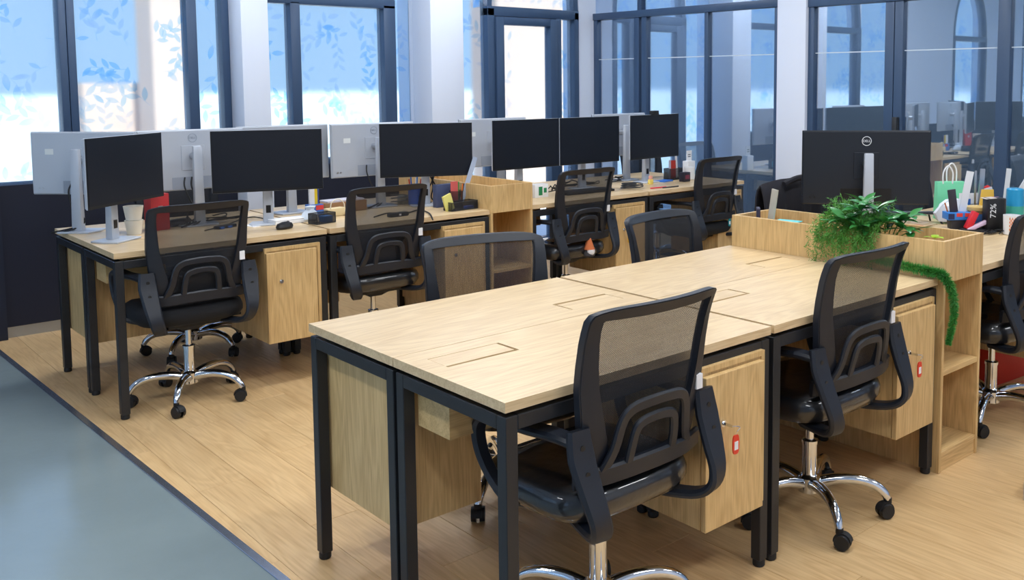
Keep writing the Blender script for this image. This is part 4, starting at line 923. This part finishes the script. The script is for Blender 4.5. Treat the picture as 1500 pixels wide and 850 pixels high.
item('plastic_bag', 'crumpled white plastic bag in front of the green gift bag', 'bag', (3.35, .63, Z+.002), -42, [('bag', pbm, C(222, 228, 240, .35), 0)])
hb = on(1402, 335)
item('organiser_box', 'blue and red printed box on a black cup, holding a white ruler', 'pen holder', hb, -42, [('cup', MB().frust((-.038, .038, -.03, .03), (-.042, .042, -.034, .034), 0, .048), C(44, 46, 52), .002), ('box', MB().box(-.062, .062, -.04, .04, .048, .085), C(52, 130, 214, .45), .002), ('print', MB().box(-.02, .01, -.0412, -.04, .065, .083), C(220, 70, 60), 0), ('print', MB().box(.022, .05, -.0412, -.04, .065, .083), C(220, 70, 60), 0), ('print', MB().box(-.06, -.03, -.0412, -.04, .052, .08), C(30, 40, 84), 0),
     ('ruler', MB().box(-.018, .018, -.002, .002, .085, .29, Matrix.Translation((.012, .01, 0)) @ Matrix.Rotation(R(10), 4, 'Y')), C(226, 230, 236, .3), 0), ('scissor_pack', MB().box(-.02, .02, -.004, .004, .085, .2, Matrix.Translation((-.012, -.015, 0)) @ Matrix.Rotation(R(-8), 4, 'Y')), C(50, 48, 58, .4), .002), ('pencil', MB().cyl((-.05, 0, .085), (-.065, 0, .13), .004, n=8), C(196, 120, 80), 0)])
cb = on(1421, 336)
item('snack_tray', 'low black tray with red and pink snack wrappers', 'snacks', (3.185, .435, Z), -42, [('tray', MB().box(-.06, .06, -.03, .03, 0, .012), C(30, 32, 38), .002), ('red_wrapper', MB().box(-.015, .015, -.02, .02, .0, .095, Matrix.Translation((-.03, 0, .01)) @ Matrix.Rotation(R(25), 4, 'Y')), C(214, 40, 52, .35), .006), ('pink_wrapper', MB().box(-.06, .06, -.012, .012, 0, .02, Matrix.Translation((.025, -.015, .022)) @ Matrix.Rotation(R(-24), 4, 'Y')), C(222, 196, 222, .35), .005)])
jr = on(1431, 336, 0)
item('snack_jar', 'clear jar with a tan lid behind the red snack wrappers', 'jar', (3.285, .47, Z), 0, [('jar', MB().lathe([(.036, 0), (.042, .004), (.042, .085), (.038, .09)], 24), C(150, 120, 84, .2), 0), ('lid', MB().lathe([(.044, .09), (.046, .094), (.046, .108), (.04, .112)], 24), C(222, 190, 120, .4), 0), ('label', MB().lathe([(.0428, .03), (.0428, .075)], 24, cap=False), C(70, 110, 170, .5), 0)])
bx = on(1455, 339)
bb = item('black_carton', 'tall black carton printed 72% in white', 'carton', bx, -38, [('carton', MB().box(-.044, .044, -.03, .03, 0, .165), C(24, 24, 28, .4), .0015), ('flap', MB().box(-.044, .01, -.03, .03, .165, .167, Matrix.Translation((0, 0, .0)) @ Matrix.Rotation(R(-4), 4, 'Y')), C(200, 190, 184, .6), 0), ('side_edge', MB().box(.036, .0445, -.0305, .0305, .004, .16), C(52, 48, 46, .4), 0)])
lt = link('lettering', text_mesh('72%', .042, .0004), WHITE, bb); lt.rotation_euler = (R(90), R(-90), 0); lt.location = (-.018, -.0306, .105)
yb2 = (3.36, .45, Z)
item('yellow_packet', 'yellow paper packet standing behind the black carton', 'packet', yb2, -42, [('packet', MB().frust((-.05, .04, -.015, .015), (-.03, .03, -.004, .004), 0, .19), C(216, 174, 66, .6), .001), ('pink_card', MB().box(.01, .05, -.02, -.016, .0, .155), C(226, 160, 196, .5), 0)])
item('blue_card', 'white and blue card standing behind the snack jar', 'card', (3.47, .60, Z), -42, [('card', MB().box(-.05, .05, 0, .003, 0, .15), PAPER, 0), ('print', MB().box(-.03, .01, -.001, 0, .06, .12), C(50, 110, 190), 0)])
item('tumbler', 'tall tumbler fading from blue to sandy gold', 'tumbler', (3.375, .318, Z), 0, [('lower', MB().lathe([(.042, 0), (.046, .004), (.045, .06)], 24), C(186, 176, 84, .3), 0), ('middle', MB().lathe([(.045, .06), (.043, .12)], 24, cap=False), C(70, 168, 150, .3), 0), ('upper', MB().lathe([(.043, .12), (.040, .20), (.036, .205)], 24), C(40, 150, 200, .3), 0)])
mg = on(1482, 344)
mug('white mug with an orange patterned patch', mg, 0, WHITE, WHITE)
pat = [c for c in bpy.data.objects if c.name.startswith('mug') and c.parent is None][-1]
pm = MB()
for i in range(7):
    for j in range(7):
        a = R(190+i*8); z_ = .03+j*.0085
        if (i+j) % 2 == 0:
            pm.add([(.0415*math.cos(a+da), .0415*math.sin(a+da), z_+dz) for da, dz in ((-.07, 0), (0, .0085), (.07, 0), (0, -.0085))], [(0, 1, 2, 3)])
tag(pm.build('orange_pattern', C(222, 120, 50, .4), pat, 0, 0), kind='stuff')
for i, (px, py, sd_) in enumerate(((1448, 342, 21), (1462, 343, 22))):
    c = at(px, py, Z=Z); cable(tangle(c, .07, .035, 14, sd_, .015), ['black earphone lead in front of the black carton', 'thin black lead between the black carton and the orange mug'][i], .0024)
item('metal_rulers', 'pair of steel rulers standing behind the black carton', 'rulers', (3.43, .53, Z), -42, [('cup', MB().lathe([(.035, 0), (.038, .004), (.038, .1), (.034, .1)], 20), C(46, 48, 54), 0), ('ruler', MB().box(-.022, -.012, -.002, .002, .02, .275), STEEL, 0), ('ruler', MB().box(-.008, .016, -.004, .004, .02, .285, Matrix.Rotation(R(3), 4, 'Y')), STEEL, 0), ('red_knob', MB().lathe([(.002, .16), (.02, .17), (.02, .19), (.003, .2)], 14, (.045, 0, 0)), C(200, 40, 44), 0)])
item('steel_rulers', 'slanted steel rulers leaning out of a dark cup by the tumbler', 'rulers', (3.46, .43, Z), -42, [('cup', MB().lathe([(.036, 0), (.04, .004), (.04, .11), (.036, .11)], 20), C(34, 36, 42), 0), ('ruler', MB().box(-.014, .014, -.004, .004, .02, .31, Matrix.Rotation(R(30), 4, 'Y')), C(206, 210, 214, .35), 0), ('ruler', MB().box(-.012, .012, -.003, .003, .02, .29, Matrix.Translation((.02, .01, 0)) @ Matrix.Rotation(R(5), 4, 'Y')), C(214, 218, 222, .35), 0), ('white_tag', MB().box(-.02, .02, -.002, .002, .08, .2, Matrix.Translation((-.02, -.01, 0)) @ Matrix.Rotation(R(-14), 4, 'Y')), C(206, 210, 220, .4), 0)])
# --- things standing in the trough of the planter
PZ = .7465
item('book', 'small dark book with a red label in the planter trough', 'book', (2.13, .93, PZ), 40, [('cover', MB().box(-.04, .04, -.008, .008, 0, .17), C(44, 40, 62, .5), .001), ('label', MB().box(-.025, .03, -.009, -.008, .12, .15), C(180, 46, 50), 0)])
item('wood_slat', 'pale wooden slat leaning in the planter trough', 'slat', (2.16, .90, PZ), 0, [('slat', MB().box(-.004, .004, -.016, .016, 0, .26, Matrix.Rotation(R(9), 4, 'X')), C(190, 184, 170, .5), 0)])
item('teal_card', 'teal paper lying in the planter trough', 'paper', (2.16, .80, PZ), 10, [('stack', MB().box(-.05, .05, -.05, .05, 0, .115), C(120, 90, 60, .8), 0), ('sheet', MB().box(-.055, .055, -.055, .055, .1155, .119), C(110, 206, 210, .6), 0)])
# --- white bottle on the shelf, red box and carton on the floor
item('small_bag', 'little clear plastic bag on the planter shelf board', 'bag', (2.07, .10, .396), 0, [('bag', MB().lathe([(.02, 0), (.026, .01), (.018, .04), (.004, .075)], 10), C(206, 208, 212, .3), 0)])
item('red_crate', 'red storage box on the floor under the crowded desk', 'box', (3.42, .42, 0), -6, [('box', MB().box(-.24, .24, -.14, .14, 0, .2), C(206, 52, 36, .5), .004), ('lid', MB().box(-.245, .245, -.145, .145, .2, .215), C(206, 52, 36, .5), .003)])
item('board_stack', 'stack of pale boards on the floor in front of the planter shelf', 'boards', (2.19, -.47, 0), 6, [('board', MB().box(-.15, .15, -.15, .15, .0222*k, .0222*k+.021), C(196-8*(k % 2), 182-8*(k % 2), 160, .6), .001) for k in range(3)])
# --- jacket over the chair back behind the big monitor
jm = MB(); nu_, nv_ = 26, 14; V = []
q_ = random.Random(3)
for j in range(nv_+1):
    s_ = j/nv_
    for i in range(nu_+1):
        u = -1+2*i/nu_; x = u*(.255+.015*math.sin(5*s_))
        th = s_*2-1            # -1 front hem .. 0 top .. 1 back hem
        z = .985-.36*abs(th)**1.35-.02*abs(u)**3; y = .03*math.copysign(min(1, abs(th)*3)**.6, th)+.05*th
        w2 = .010*math.sin(11*u+3*th)+.008*math.sin(23*u-5*s_)
        V.append((x, y+w2*(abs(th)+.2), z))
jm.add(V, [(j*(nu_+1)+i, j*(nu_+1)+i+1, (j+1)*(nu_+1)+i+1, (j+1)*(nu_+1)+i) for j in range(nv_) for i in range(nu_)])
jk = thing('jacket', (2.80, 1.225, 0), R(-2), 'dark jacket draped over the chair behind the big black monitor', 'jacket')
b_ = jm.build('body', C(24, 24, 34, .85), jk, 0, 80); md = b_.modifiers.new('thickness', 'SOLIDIFY'); md.thickness = .012
cl_ = MB().tube([(-.13, -.045, .962), (-.06, -.055, .985), (0, -.058, .99), (.06, -.055, .985), (.13, -.045, .962)], .016, 8); cl_.build('collar', C(24, 24, 34, .85), jk)
